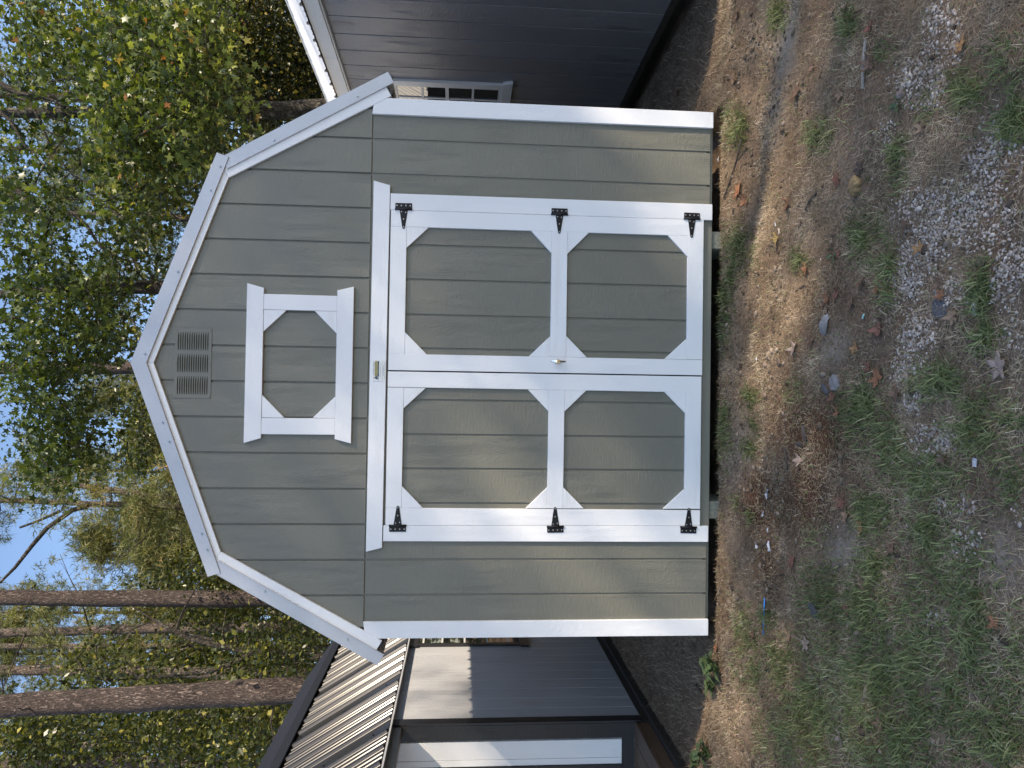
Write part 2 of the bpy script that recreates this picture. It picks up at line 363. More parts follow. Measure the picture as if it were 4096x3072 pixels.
# side walls: boards along each flank
for s in (-1, 1):
    y = .092
    while y < 4.7:
        MB().box(min(s*1.52, s*1.532), max(s*1.52, s*1.532), y, min(y+P0-.009, 4.8), .10, 2.07).build('siding_board', M['siding'], SH); y += P0
# jambs, header
MB().prism([(.911, .091), (1.006, .091), (1.006, 1.999), (.911, 1.999)], -.019, 0).build('door_casing', M['white_z'], SH, .0015)
MB().prism([(-1.008, .096), (-.914, .096), (-.914, 2.007), (-1.004, 2.007)], -.019, 0).build('door_casing', M['white_z'], SH, .0015)
MB().prism([(1.052, 2.002), (1.076, 2.0965), (-1.064, 2.1035), (-1.041, 2.0125)], -.021, 0).build('door_header', M['white_x'], SH, .0015)
# doors
def octa(o):  # list of 8 (x,z): from the casing-side top corner clockwise as measured
    return o
def door(sx, hinge, meet, zt, zb, U, Lw, grooves, handle=False):
    d = MB().box(min(hinge, meet)+.002, max(hinge, meet)-.002, .004, .030, zb+.003, zt-.003).build('door', M['siding'], SH)
    lo, hi = min(hinge, meet)+.004, max(hinge, meet)-.004
    xs = sorted([lo-gl]+grooves+[hi+gl])
    for a, b in zip(xs[:-1], xs[1:]):
        MB().box(a+gl, b-gl, -.003, .005, zb+.008, zt-.008).build('siding_board', M['siding'], d, .0016)
    y0, y1 = -.0195, -.0025
    ih = U[0][0]; im = U[3][0]   # inner stile edges
    # stiles: hinge side and meeting side
    MB().prism([(hinge, zb), (hinge, zt), ((U[0][0]+U[7][0])/2, zt), (Lw[4][0] if False else (Lw[0][0]+Lw[7][0])/2, zb)], y0, y1).build('stile', M['white_z'], d, .0013)
    MB().prism([(meet, zb), (meet, zt), (U[3][0], zt), (Lw[4][0], zb)], y0, y1).build('stile', M['white_z'], d, .0013)
    e = .0007*(1 if hinge > 0 else -1); hx = (U[0][0]+U[7][0])/2-e; mx = (U[3][0]+Lw[4][0])/2+e
    ztop_in = U[1][1]; zm1 = U[5][1]; zm0 = Lw[1][1]; zl = Lw[5][1]
    MB().prism([(hx, ztop_in), (mx, U[2][1]), (mx, zt), (hx, zt)], y0, y1).build('rail', M['white_x'], d, .0013)
    MB().prism([(hx, zm0), (mx, Lw[2][1]), (mx, U[5][1]), (hx, U[6][1])], y0, y1).build('rail', M['white_x'], d, .0013)
    MB().prism([(hx, zb), (mx, zb), (mx, Lw[5][1]), (hx, Lw[6][1])], y0, y1).build('rail', M['white_x'], d, .0013)
    def gus(a, b, c): MB().prism([a, b, c], y0+.001, y1).build('corner_gusset', M['white_g'], d, .001)
    for O in (U, Lw):
        gus((hx, O[0][1]), (hx, O[1][1]-.0006), (O[1][0], O[1][1]-.0006))
        gus((mx, O[3][1]), (mx, O[2][1]-.0006), (O[2][0], O[2][1]-.0006))
        gus((mx, O[4][1]), (mx, O[5][1]+.0006), (O[5][0], O[5][1]+.0006))
        gus((hx, O[7][1]), (hx, O[6][1]+.0006), (O[6][0], O[6][1]+.0006))
    return d
M['white_g'] = painted_wood('white_paint_gusset', (.76, .765, .78), 'x', .42, .4, .008)
RU=[(.817,1.776),(.692,1.903),(.202,1.903),(.076,1.775),(.074,1.181),(.197,1.055),(.685,1.055),(.813,1.179)]
RL=[(.812,.834),(.684,.962),(.199,.962),(.071,.838),(.073,.37),(.198,.238),(.688,.238),(.813,.362)]
LU=[(-.813,1.783),(-.687,1.906),(-.238,1.904),(-.116,1.778),(-.117,1.183),(-.245,1.060),(-.690,1.061),(-.813,1.186)]
LL=[(-.818,.844),(-.689,.968),(-.245,.967),(-.119,.839),(-.121,.371),(-.246,.242),(-.697,.242),(-.824,.37)]
dg = [float(at_y(2048, y)[0]) for y in (992.5, 1129, 1268, 1401)]; dgl = [float(at_y(2048, y)[0]) for y in (1605, 1742, 1877, 2014)]
DR = door(1, .9095, -.0185, 1.995, .143, RU, RL, dg); DR['label'] = 'right-hand door with the chrome handle'
DL = door(-1, -.9125, -.0265, 1.996, .147, LU, LL, dgl); DL['label'] = 'left-hand door without a handle'
MB().box(-.032, -.012, .001, .0035, .147, 1.99).build('door_gap_strip', M['dark'], SH)  # near-black strip stands for the shade inside the gap
# false window trim in the gable
WT = thing_part = MB()
def wprism(pts, y0, y1, mat, par, nm='window_trim'): return MB().prism(pts, y0, y1).build(nm, mat, par, .0013)
ws = -.0235
wprism([(.463, 2.798), (.438, 2.7045), (-.4185, 2.7045), (-.447, 2.800)], ws-.001, -.0045, M['white_x'], SH, 'window_head')
wprism([(.434, 2.2915), (.458, 2.198), (-.444, 2.199), (-.4205, 2.2915)], ws-.001, -.0045, M['white_x'], SH, 'window_sill')
wprism([(.404, 2.7038), (.402, 2.2922), (.314, 2.2922), (.315, 2.7038)], ws, -.0045, M['white_z'], SH, 'window_side')
wprism([(-.396, 2.7038), (-.395, 2.2922), (-.302, 2.2922), (-.304, 2.7038)], ws, -.0045, M['white_z'], SH, 'window_side')
for tri in ([(.3135, 2.576), (.189, 2.7035), (.3135, 2.7035)], [(-.3015, 2.578), (-.173, 2.7035), (-.3015, 2.7035)], [(-.3005, 2.418), (-.176, 2.2925), (-.3005, 2.2925)], [(.313, 2.418), (.186, 2.2925), (.313, 2.2925)]):
    wprism(tri, ws+.0015, -.0045, M['white_g'], SH, 'window_gusset')
# vent
vt = MB().box(-.197, .1995, -.0075, -.0046, 2.993, 3.196).build('gable_vent', M['louv'], SH, .001)
for j, xc in enumerate((.127, .001, -.124)):
    for k in range(14):
        z = 3.013+k*.0125
        hw = .052
        # half-round louvre hood above a dark slot
        MB().box(xc-hw, xc+hw, -.0083, -.0076, z-.0008, z+.0012).build('slot', M['dark'], vt)
        P = []; n = 6
        for i in range(n+1):
            t = i/n; w = math.sin(math.pi*min(1, max(0, t)))**.5
            x = xc-hw+2*hw*t; P += [(x, -.0078, z+.009), (x, -.0078-.0055*w, z+.0028), (x, -.0078, z+.0016)]
        MB().poly(P, [(3*i, 3*i+1, 3*i+4, 3*i+3) for i in range(n)]+[(3*i+1, 3*i+2, 3*i+5, 3*i+4) for i in range(n)]).build('louvre', M['louv'], vt)
def screw_head(mb, x, y, z, r=.005, d=.003, n=8):
    mb.tube([(x, y, z), (x, y-d*.6, z), (x, y-d, z)], [r, r, r*.6], n)
for x, z in ((.19, 3.187), (-.187, 3.187), (.0, 3.190), (.0, 3.001), (.19, 3.002), (-.187, 3.002)):
    mb = MB(); screw_head(mb, x, -.0075, z, .0042); mb.build('screw', M['louv'], vt)
# hinges
def hinge(x, z, s, tilt=0):
    # x at the knuckle line, strap points towards the middle; s=+1 on the right-hand side
    c, sn = math.cos(tilt), math.sin(tilt)
    def R(p): return (x+(p[0]*c-p[1]*sn), z+(p[0]*sn+p[1]*c))
    y = -.0197
    h = MB().prism([R(p) for p in [(s*.006, .048), (s*.036, .048), (s*.038, .045), (s*.038, -.045), (s*.036, -.048), (s*.006, -.048)]], y-.003, y)
    h = h.build('hinge', M['blackm'], SH, .0006)
    MB().prism([R(p) for p in [(-s*.002, .0235), (-s*.002, -.0235), (-s*.100, -.0085), (-s*.108, -.006), (-s*.112, 0), (-s*.108, .006), (-s*.100, .0085)]], y-.003, y).build('strap', M['blackm'], h, .0006)
    a, b = R((s*.002, .05)), R((s*.002, -.05))
    MB().tube([(a[0], y-.004, a[1]), (b[0], y-.004, b[1])], [.0058]*2, 10).build('knuckle', M['blackm'], h, smooth=True)
    for p in [(s*.023, .038), (s*.023, .013), (s*.023, -.013), (s*.023, -.038), (-s*.012, .012), (-s*.016, -.012), (-s*.055, 0), (-s*.101, 0)]:
        q = R(p); mb = MB(); screw_head(mb, q[0], y-.003, q[1], .0042, .0022); mb.build('screw', M['steel'], h)
for x, z, s, t in ((.9125, 1.922, 1, .01), (.9125, 1.012, 1, .0), (.9125, .216, 1, -.01), (-.911, 1.926, -1, 0), (-.915, 1.012, -1, .02), (-.918, .217, -1, -.02)): hinge(x, z, s, t)
# T handle
hd = MB(); cx, cz = .047, 1.011
P = []; 
for t in np.linspace(0, 2*math.pi, 17)[:-1]: P.append((cx+.014*math.cos(t), cz+.022*math.sin(t)))
hd = MB().prism(P, -.024, -.0198).build('door_handle', M['chrome'], SH, .001)
MB().tube([(cx, -.024, cz), (cx, -.042, cz)], [.0075, .0065], 12).build('shaft', M['chrome'], hd, smooth=True)
MB().tube([(cx, -.044, cz+.047), (cx, -.047, cz+.038), (cx, -.048, cz+.014), (cx, -.049, cz), (cx, -.048, cz-.014), (cx, -.047, cz-.038), (cx, -.044, cz-.047)], [.003, .0062, .0078, .0092, .0078, .0062, .003], 12).build('grip', M['chrome'], hd, smooth=True)
MB().tube([(cx, -.055, cz), (cx, -.0592, cz)], [.0085, .0078], 14).build('lock_barrel', M['brass'], hd)
MB().box(cx-.0009, cx+.0009, -.0596, -.0590, cz-.0035, cz+.0035).build('keyhole', M['dark'], hd)
# maker's placard on the header, flat print on a plastic plate
def printmat(name, col): return plain(name, col, .4, 0., .03, 200., 0.)
plx0, plx1, plz0, plz1 = -.086, .0405, 2.008, 2.084
pl = MB().box(plx0, plx1, -.0228, -.0211, plz0, plz1).build('placard', printmat('placard_white', (.72, .73, .72)), SH, .0008)
py0 = -.0231
gold = printmat('placard_gold', (.42, .36, .12)); teal = printmat('placard_teal', (.02, .06, .11)); ink = printmat('placard_ink', (.03, .04, .05)); skin = printmat('placard_tan', (.5, .4, .25))
MB().box(-.056, .031, py0-.0002, py0+.0002, 2.0555, 2.072).build('banner', gold, pl)
MB().box(-.058, .031, py0-.0002, py0+.0002, 2.0465, 2.0553).build('banner', teal, pl)
MB().box(-.078, .033, py0-.0002, py0+.0002, 2.0265, 2.0272).build('rule', ink, pl)
MB().prism([(-.073, 2.049), (-.060, 2.0475), (-.056, 2.062), (-.060, 2.071), (-.067, 2.070), (-.074, 2.060)], py0-.0006, py0).build('figure_coat', teal, pl)
MB().prism([(-.068, 2.071), (-.060, 2.072), (-.061, 2.078), (-.065, 2.080), (-.069, 2.077)], py0-.0006, py0).build('figure_hat', skin, pl)
MB().prism([(-.069, 2.052), (-.057, 2.049), (-.058, 2.053), (-.068, 2.056)], py0-.0009, py0-.0006).build('figure_arm', printmat('placard_cream', (.7, .7, .62)), pl)
def text(s, x, z, size, mat, par, name='lettering', sx=1., shear=0.):
    cu = bpy.data.curves.new(name, 'FONT'); cu.body = s; cu.size = size; cu.extrude = .0001; cu.shear = shear
    cu.align_x = 'CENTER'; cu.align_y = 'CENTER'; cu.materials.append(mat); cu.resolution_u = 2
    o = bpy.data.objects.new(name, cu); COL.objects.link(o); o.parent = par; o.rotation_euler = (math.pi/2, 0, 0)
    o.scale = (sx, 1, 1); o.location = (x, py0-.0004, z); return o
text('OLD HICKORY', -.0125, 2.0637, .0150, teal, pl, sx=.88)
text('A Tradition of Quality', -.012, 2.0775, .0082, ink, pl, sx=1.0, shear=.35)
text('BUILDINGS & SHEDS', -.0135, 2.0508, .0062, skin, pl, sx=1.1)
text('WWW.OLDHICKORYBUILDINGS.COM', -.022, 2.0375, .0046, ink, pl)
text('BUILDINGS CERTIFIED FOR', -.022, 2.0215, .0048, ink, pl)
text('90 MPH WIND AND 30 PSF ROOF SNOW LOAD', -.022, 2.0145, .0044, ink, pl)
for x, z in ((.036, 2.060), (-.081, 2.048)):
    mb = MB(); screw_head(mb, x, py0, z, .0022, .001); mb.build('rivet', M['steel'], pl)
# rake boards, metal rake flashing with hemmed edge, screws
for s in (1, -1):
    m_ = lambda pts: [(s*a, b) for a, b in pts]
    MB().prism(m_([(0, 3.306), (1.0635, 2.9155), (1.12, 2.955), (.0, 3.36)]), -.0205, -.0045).build('rake_board', M['rake_%d' % s] if 'rake_1' in M else M['white_x'], SH, .0015)
    MB().prism(m_([(1.0635, 2.9145), (1.573, 2.004), (1.63, 2.036), (1.12, 2.954)]), -.0210, -.0045).build('rake_board', M['white_z'], SH, .0015)
    # flashing: upper piece laps over the lower one
    fu = MB().prism(m_([(0, 3.347), (1.181, 2.918), (1.201, 2.980), (0, 3.427)]), -.0300, -.0282).build('rake_flashing', M['flash'], SH)
    MB().prism(m_([(0, 3.347), (1.181, 2.918), (1.1785, 2.9115), (0, 3.3395)]), -.0335, -.0213).build('hem', M['flash'], fu, .0012)
    fl = MB().prism(m_([(1.116, 2.925), (1.654, 1.993), (1.709, 2.025), (1.178, 2.945)]), -.0275, -.0260).build('rake_flashing', M['flash'], SH)
    MB().prism(m_([(1.116, 2.925), (1.654, 1.993), (1.6480, 1.9895), (1.110, 2.9215)]), -.0308, -.0213).build('hem', M['flash'], fl, .0012)
    # return leg lying on the roof
    MB().prism(m_([(0, 3.424), (1.201, 2.977), (1.202, 2.981), (0, 3.4285)]), -.0282, .09).build('flashing_leg', M['flash'], fu)
    MB().prism(m_([(1.18, 2.945), (1.706, 2.0245), (1.7105, 2.0265), (1.184, 2.947)]), -.026, .09).build('flashing_leg', M['flash'], fl)
    # eave board closing the overhang, coloured black for the shadow under the eave
    MB().prism(m_([(1.53, 2.03), (1.60, 2.00), (1.63, 2.03), (1.56, 2.11)]), .0, 4.8).build('eave_board', M['black_z'], SH)
    def sc(par, x, z, y):
        mb = MB(); mb.tube([(s*x, y, z), (s*x, y-.0012, z)], [.0075, .0075], 12); mb.tube([(s*x, y-.0012, z), (s*x, y-.006, z)], [.0052, .005], 6); mb.build('screw', M['steel'], par)
    upp = {1: [(.30, 3.255-.0), (.58, 3.2), (.85, 3.1)], -1: []}
    for t in ((.04, .43, .82, .935) if s > 0 else (.28, .37, .80, .875)):
        x = 1.2*t; sc(fu, x, 3.363-(x*.3630)+.004, -.030)
    for t in (.28, .79):
        a = np.array([1.129, 2.918])*(1-t)+np.array([1.668, 2.001])*t; sc(fl, a[0]+.006, a[1]+.003, -.0275)
mb = MB(); mb.tube([(0.004, -.030, 3.36), (.004, -.036, 3.36)], [.006, .005], 6)
# roof sheets (ribbed steel), several per slope
def roof_sheets(parent, mat, a, b, y0, y1, name='roof_sheet', rib=.0185, pitch=.2286, cover=.9144, minor=True):
    """a,b: (x,z) of the eave edge and upper edge; ribs run from a to b; sheets follow y"""
    a = Vector((a[0], 0, a[1])); b = Vector((b[0], 0, b[1])); d = (b-a).normalized(); nrm = Vector((d.z, 0, -d.x))
    if nrm.z < 0: nrm = -nrm
    y = y0
    while y < y1-.02:
        ye = min(y+cover, y1); prof_ = []
        k = 0
        while True:
            c = y+.045+k*pitch
            if c+.03 > ye: break
            prof_ += [(c-.030, 0), (c-.026, rib*.18), (c-.016, rib*.86), (c-.010, rib), (c+.010, rib), (c+.016, rib*.86), (c+.026, rib*.18), (c+.030, 0)]
            if minor and c+pitch < ye+.02:
                for mm in (.083, .146): prof_ += [(c+mm-.010, 0), (c+mm-.004, .0065), (c+mm+.004, .0065), (c+mm+.010, 0)]
            k += 1
        prof_ = [(y, 0)]+prof_+[(ye+.0, 0)]
        Vv = []; n = len(prof_)
        for t in (0, 1):
            for lay in (0, -.0012):
                for yy, h in prof_:
                    p = a.lerp(b, t)+nrm*(h+lay); Vv.append((p.x, yy, p.z))
        Fv = []
        for i in range(n-1):
            Fv.append((i, i+1, 2*n+i+1, 2*n+i)); Fv.append((n+i, 3*n+i, 3*n+i+1, n+i+1)); Fv.append((i, n+i, n+i+1, i+1))
            Fv.append((2*n+i, 2*n+i+1, 3*n+i+1, 3*n+i))
        MB().poly(Vv, Fv).build(name, mat, parent)
        y += cover
for s in (1, -1):
    roof_sheets(SH, M['roofw'], (s*1.688, 2.006), (s*1.165, 2.918), .002, 4.85)
    roof_sheets(SH, M['roofw'], (s*1.197, 2.953), (s*.0, 3.398), .002, 4.85)
MB().prism([(-.16, 3.362), (0, 3.422), (.16, 3.362), (.16, 3.368), (0, 3.432), (-.16, 3.368)], .03, 4.86).build('ridge_cap', M['roofw'], SH)

# ------------------------------------------------------------------ left shed with porch
LS = thing('porch_shed', (-3.9, 2.5, .0), 'blue-grey shed with a black ribbed metal roof and a porch, left of the middle shed', 'shed')
LX = -2.72; LYF = 1.42; LYB = 5.6; LXL = -5.3
MB().prism([(LXL, .12), (LX-.012, .12), (LX-.012, 2.14), (LX-.55, 3.02), ((LX+LXL)/2, 3.5), (LXL+.55, 3.02), (LXL, 2.14)], LYF+.012, LYB).build('wall_frame', M['blue_gray'], LS)
y = LYF+.075; k = 0
while y < LYB-.02:
    w = .197; MB().box(LX-.012, LX, y, min(y+w, LYB)-.006, .097, 2.13).build('siding_board', M['blue_gray'], LS, .0015); y += w
# black corner boards
MB().box(LX, LX+.019, LYF-.02, LYF+.07, .11, 2.13).build('corner_board', M['black_z'], LS, .0015)
MB().box(LX-.115, LX-.0005, LYF-.02, LYF, .17, 2.13).build('corner_board', M['black_z'], LS, .0015)
# porch wall: white door leaf in black framing
MB().box(-3.04-.2, LX-.1155, LYF-.016, LYF, .17, .263).build('door_frame', M['black_z'], LS, .0015)
MB().box(-3.26, -3.045, LYF-.018, LYF, .263, 2.13).build('door_frame', M['black_z'], LS, .0015)
MB().box(-2.991, -2.852, LYF-.010, LYF+.01, .266, 2.10).build('door_board', M['white_z'], LS, .0015)
MB().box(-3.042, -2.994, LYF-.010, LYF+.01, .266, 2.10).build('door_board', M['white_z'], LS, .0015)
x = -3.265
while x > LXL+.1:
    MB().box(x-.19, x-.006, LYF-.004, LYF+.008, .17, 2.13).build('siding_board', M['blue_gray'], LS); x -= .197
# roof
ea, kn = (-2.655, 2.075), (-3.235, 3.03)
roof_sheets(LS, M['roofd'], ea, kn, -.45, LYB+.12, rib=.021, minor=True)
roof_sheets(LS, M['roofd'], (-3.275, 3.075), ((LX+LXL)/2, 3.58), -.45, LYB+.12, minor=False)
roof_sheets(LS, M['roofd'], (LXL-.065, 2.075), (LXL+.515, 3.03), -.45, LYB+.12, minor=False)
roof_sheets(LS, M['roofd'], (LXL+.48, 3.045), ((LX+LXL)/2, 3.58), -.45, LYB+.12, minor=False)
MB().prism([(-3.165, 2.985), (-3.225, 3.085), (-3.40, 3.160), (-3.40, 3.150), (-3.232, 3.075), (-3.175, 2.98)], -.46, LYB+.13).build('knee_flashing', M['blackm'], LS)
for yy in np.arange(-.1, LYB, .46):
    for t in (.12, .5, .88):
        p = np.array(ea)*(1-t)+np.array(kn)*t; mb = MB(); mb.tube([(p[0], yy, p[1]), (p[0]+.009, yy, p[1]+.0055)], [.006, .006], 6); mb.build('roof_screw', M['blackm'], LS)
MB().box(-2.735, -2.655, -.42, LYB, 2.055, 2.068).build('soffit', M['blue_gray'], LS)
MB().box(LX-.09, LX-.002, -.42, LYF-.021, 1.99, 2.135).build('porch_beam', M['beam'], LS, .003)
MB().box(LX-.09, LX-.001, -.42, -.33, .17, 1.99).build('porch_post', M['black_z'], LS, .003)
MB().box(LXL, LX-.01, -.45, -.40, 2.0, 2.14).build('porch_beam', M['beam'], LS, .003)
x = LX+.005; k = 0
while x > LXL:
    MB().box(x-.139, x, -.46, LYF-.0205, .140, .168).build('deck_board', M['deck'], LS, .004); x -= .145; k += 1
MB().box(LX-.045, LX-.006, -.44, LYF+.0, .045, .138).build('rim_joist', M['deck'], LS, .003)
MB().box(LXL, LX-.045, -.44, -.40, .045, .138).build('rim_joist', M['deck'], LS, .003)
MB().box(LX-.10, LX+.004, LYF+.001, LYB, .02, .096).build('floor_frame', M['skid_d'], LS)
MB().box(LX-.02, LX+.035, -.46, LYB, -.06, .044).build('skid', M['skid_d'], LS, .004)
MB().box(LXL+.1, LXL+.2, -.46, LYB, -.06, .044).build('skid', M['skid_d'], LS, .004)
# window on the side wall (black frame, pale bars)
wf = MB().box(LX, LX+.022, 3.13, 3.19, .90, 2.0).build('window', M['black_z'], LS, .001)
MB().box(LX, LX+.022, 4.05, 4.11, .90, 2.0).build('window_side', M['black_z'], wf, .001)
MB().box(LX, LX+.024, 3.10, 4.14, 1.97, 2.055).build('window_head', M['black_z'], wf, .001)
MB().box(LX, LX+.024, 3.10, 4.14, .84, .925).build('window_sill', M['black_z'], wf, .001)
MB().box(LX+.001, LX+.005, 3.19, 4.05, .92, 1.98).build('pane', M['glass'], wf)
for z in (1.92, 1.727, 1.497, 1.26, 1.042): MB().box(LX+.005, LX+.014, 3.19, 4.05, z-.009, z+.009).build('glazing_bar', M['greywhite_y'], wf)
for y in (3.48, 3.77): MB().box(LX+.005, LX+.012, y-.008, y+.008, .92, 1.97).build('glazing_bar', M['greywhite_y'], wf)

# ------------------------------------------------------------------ right shed
ang = math.atan2(2.562-2.651, 2.425-.718)   # small turn of this shed
RS = thing('dark_shed', (2.66, .3, 0), 'charcoal navy shed with white ribbed roof and white-framed window, to the right', 'shed')
RS_first = len(COL.objects)
# built in its own axes: wall face at x=0, y along the wall, then turned and moved by the parent
OFF[RS.name] = (0, 0, 0)
a = np.array([2.562, 2.425]); b = np.array([2.651, .718]); ddir = (a-b)/np.linalg.norm(a-b)
base = b-ddir*(.718-.03)/ddir[1]
RS.location = (base[0], base[1], 0); RS.rotation_euler = (0, 0, math.atan2(-ddir[0], ddir[1]))
def wy(Y): return (Y-base[1])/ddir[1]
RL_ = 5.6; RXW = 2.9
MB().prism([(.012, .12), (RXW, .12), (RXW, 2.62), (RXW/2, 3.28), (.012, 2.62)], .012, RL_).build('wall_frame', M['navy'], RS)
ys = []; y = wy(.893)
while y > .06: y -= .2365
y += .0
gy_ = [y+.2365*k for k in range(26)]
for i in range(len(gy_)-1):
    lo = max(gy_[i], .001); hi = min(gy_[i+1], RL_)
    if hi-lo > .02: MB().box(0, .012, lo+.004, hi-.004, .135, 2.60).build('siding_board', M['navy'], RS, .0028)
x = .02
while x < RXW-.05:
    zt_ = 2.6+min(x, RXW-x-.1)*.46
    MB().prism([(x, .135), (x+.197, .135), (x+.197, 2.6+min(x+.197, RXW-x-.197)*.455), (x, 2.6+min(x, RXW-x)*.455)], 0, .012).build('siding_board', M['navy'], RS); x += .2032
MB().box(-.019, -.001, -.02, .07, .12, 2.59).build('corner_board', M['greywhite_z'], RS, .0015)
MB().box(-.018, .07, -.0205, -.001, .12, 2.59).build('corner_board', M['greywhite_z'], RS, .0015)
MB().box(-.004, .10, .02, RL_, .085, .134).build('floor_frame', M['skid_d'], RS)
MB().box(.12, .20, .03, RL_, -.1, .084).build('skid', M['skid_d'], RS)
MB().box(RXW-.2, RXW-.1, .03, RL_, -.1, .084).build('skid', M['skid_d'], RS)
# eave: dark soffit line, fascia board, ribbed sheets
MB().box(-.045, .012, -.12, RL_, 2.601, 2.618).build('soffit', M['greywhite_y'], RS)
y = -.12
for yb in (-.12, 1.62-.22, 3.9, RL_):
    pass
for y0, y1 in ((-.12, wy(1.62)-.002), (wy(1.62)+.001, 3.8), (3.802, RL_)): MB().box(-.064, -.0455, y0, y1, 2.612, 2.722).build('fascia_board', M['beige_y'], RS, .0015)
roof_sheets(RS, M['roofw'], (-.095, 2.722), (RXW/2, 3.455), -.14, RL_+.1, minor=True)
roof_sheets(RS, M['roofw'], (RXW+.095, 2.722), (RXW/2, 3.455), -.14, RL_+.1, minor=False)
MB().prism([(RXW/2-.15, 3.40), (RXW/2, 3.475), (RXW/2+.15, 3.40), (RXW/2+.15, 3.41), (RXW/2, 3.485), (RXW/2-.15, 3.41)], -.15, RL_+.11).build('ridge_cap', M['roofw'], RS)
# window
w0 = wy(2.025); w1 = w0+.66; zb_, zt2 = 1.25, 2.21
win = MB().box(-.026, 0, w0, w0+.085, zb_, zt2).build('window', M['greywhite_z'], RS, .0015)
MB().box(-.026, 0, w1-.085, w1, zb_, zt2).build('window_side', M['greywhite_z'], win, .0015)
MB().prism([(w0-.05, zt2+.085), (w0-.02, zt2+.0005), (w1+.02, zt2+.0005), (w1+.05, zt2+.085)], -.03, 0, 'x').build('window_head', M['greywhite_y'], win, .0015)
MB().prism([(w0-.02, zb_-.0005), (w0-.05, zb_-.085), (w1+.05, zb_-.085), (w1+.02, zb_-.0005)], -.03, 0, 'x').build('window_sill', M['greywhite_y'], win, .0015)
MB().box(-.003, -.001, w0+.085, w1-.085, zb_, zt2).build('pane', M['glass'], win)
fr = M['greywhite_z']
MB().box(-.012, -.0031, w0+.0855, w0+.108, zb_, zt2).build('sash', fr, win); MB().box(-.012, -.0031, w1-.108, w1-.0855, zb_, zt2).build('sash', fr, win)
for z, h in ((zt2-.012, .024), (zb_+.016, .032), (1.742, .030)): MB().box(-.013, -.0032, w0+.109, w1-.109, z-h/2, z+h/2).build('sash', fr, win)
for z in (1.962, 1.510): MB().box(-.010, -.0033, w0+.109, w1-.109, z-.010, z+.010).build('glazing_bar', fr, win)
MB().box(-.010, -.0034, (w0+w1)/2-.009, (w0+w1)/2+.009, zb_+.033, zt2-.025).build('glazing_bar', fr, win)
# ------------------------------------------------------------------ trees
PB = bark('pine_bark', (.030, .024, .021), (.125, .096, .084), (.235, .185, .16), 24., 7.)  # darker copy of the bark, the trunks' shade put into its colour
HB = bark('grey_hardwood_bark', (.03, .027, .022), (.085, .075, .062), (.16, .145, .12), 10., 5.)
PB2 = bark('lit_pine_bark', (.050, .040, .034), (.21, .168, .145), (.38, .31, .27), 24., 7.)  # lighter copy of the bark, sunlight put into its colour
DB = plain('thin_branch_bark', (.055, .043, .035), .9, 0., .4, 30., .4)
LEAF_SG = leafy('sweetgum_leaf', [(0, (.018, .030, .011)), (.42, (.048, .072, .022)), (.70, (.13, .165, .045)), (.93, (.36, .37, .12)), (.975, (.30, .16, .05)), (1, (.25, .08, .04))], .36, .36, gain=1.)  # pale yellow stop paints sunlit highlights into the leaves
LEAF_OAK = leafy('dark_small_leaf', [(0, (.016, .024, .009)), (.5, (.048, .062, .020)), (.85, (.17, .175, .045)), (1, (.38, .33, .09))], .33, .3, gain=1.1)  # bright end of the ramp puts sunlit highlights into the colour
LEAF_YG = leafy('yellow_green_leaf', [(0, (.035, .048, .016)), (.5, (.095, .115, .032)), (.9, (.22, .225, .06)), (1, (.33, .24, .07))], .4, .4, gain=1.1)
NEEDLE = leafy('pine_needles', [(0, (.055, .068, .028)), (.5, (.15, .165, .062)), (.85, (.28, .27, .11)), (1, (.38, .27, .13))], .5, .3, gain=1.1)
def frames(n, up=.35):
    """random orthonormal frames, leaf normals biased upwards"""
    nr = rng.normal(size=(n, 3)); nr[:, 2] = np.abs(nr[:, 2])*1.2+up; nr /= np.linalg.norm(nr, axis=1)[:, None]
    t = rng.normal(size=(n, 3)); t -= (t*nr).sum(1)[:, None]*nr; t /= np.linalg.norm(t, axis=1)[:, None]
    return t, np.cross(nr, t), nr
STAR = []
for i in range(10):
    a_ = math.pi/2+i*math.pi/5; r_s = (.5 if i % 2 == 0 else .21); 
    if i in (4, 6): r_s = .40
    STAR.append((math.cos(a_)*r_s, math.sin(a_)*r_s, -.10*(r_s/.5)**2))
STARV = np.array([(0, 0, 0)]+STAR); STARF = np.array([(0, i+1, (i+1) % 10+1) for i in range(10)])
OVALV = np.array([(0, -.5, 0), (.33, -.05, .05), (0, .5, -.04), (-.33, -.05, .05)]); OVALF = np.array([(0, 1, 2), (0, 2, 3)])
def leaves(P, size, kind='star', up=.35, tint=None, spread=.35):
    n = len(P); t, b_, nr = frames(n, up); s = size*(1+spread*rng.normal(size=n)).clip(.45, 1.7)
    TV, TF = (STARV, STARF) if kind == 'star' else (OVALV, OVALF)
    V = P[:, None, :]+s[:, None, None]*(TV[None, :, 0:1]*t[:, None, :]+TV[None, :, 1:2]*b_[:, None, :]+TV[None, :, 2:3]*nr[:, None, :]*(1+.8*rng.normal(size=n))[:, None, None])
    F = TF[None]+(np.arange(n)*len(TV))[:, None, None]
    tt = rng.random(n) if tint is None else tint
    return V.reshape(-1, 3), F.reshape(-1, 3), np.repeat(tt, len(TF))
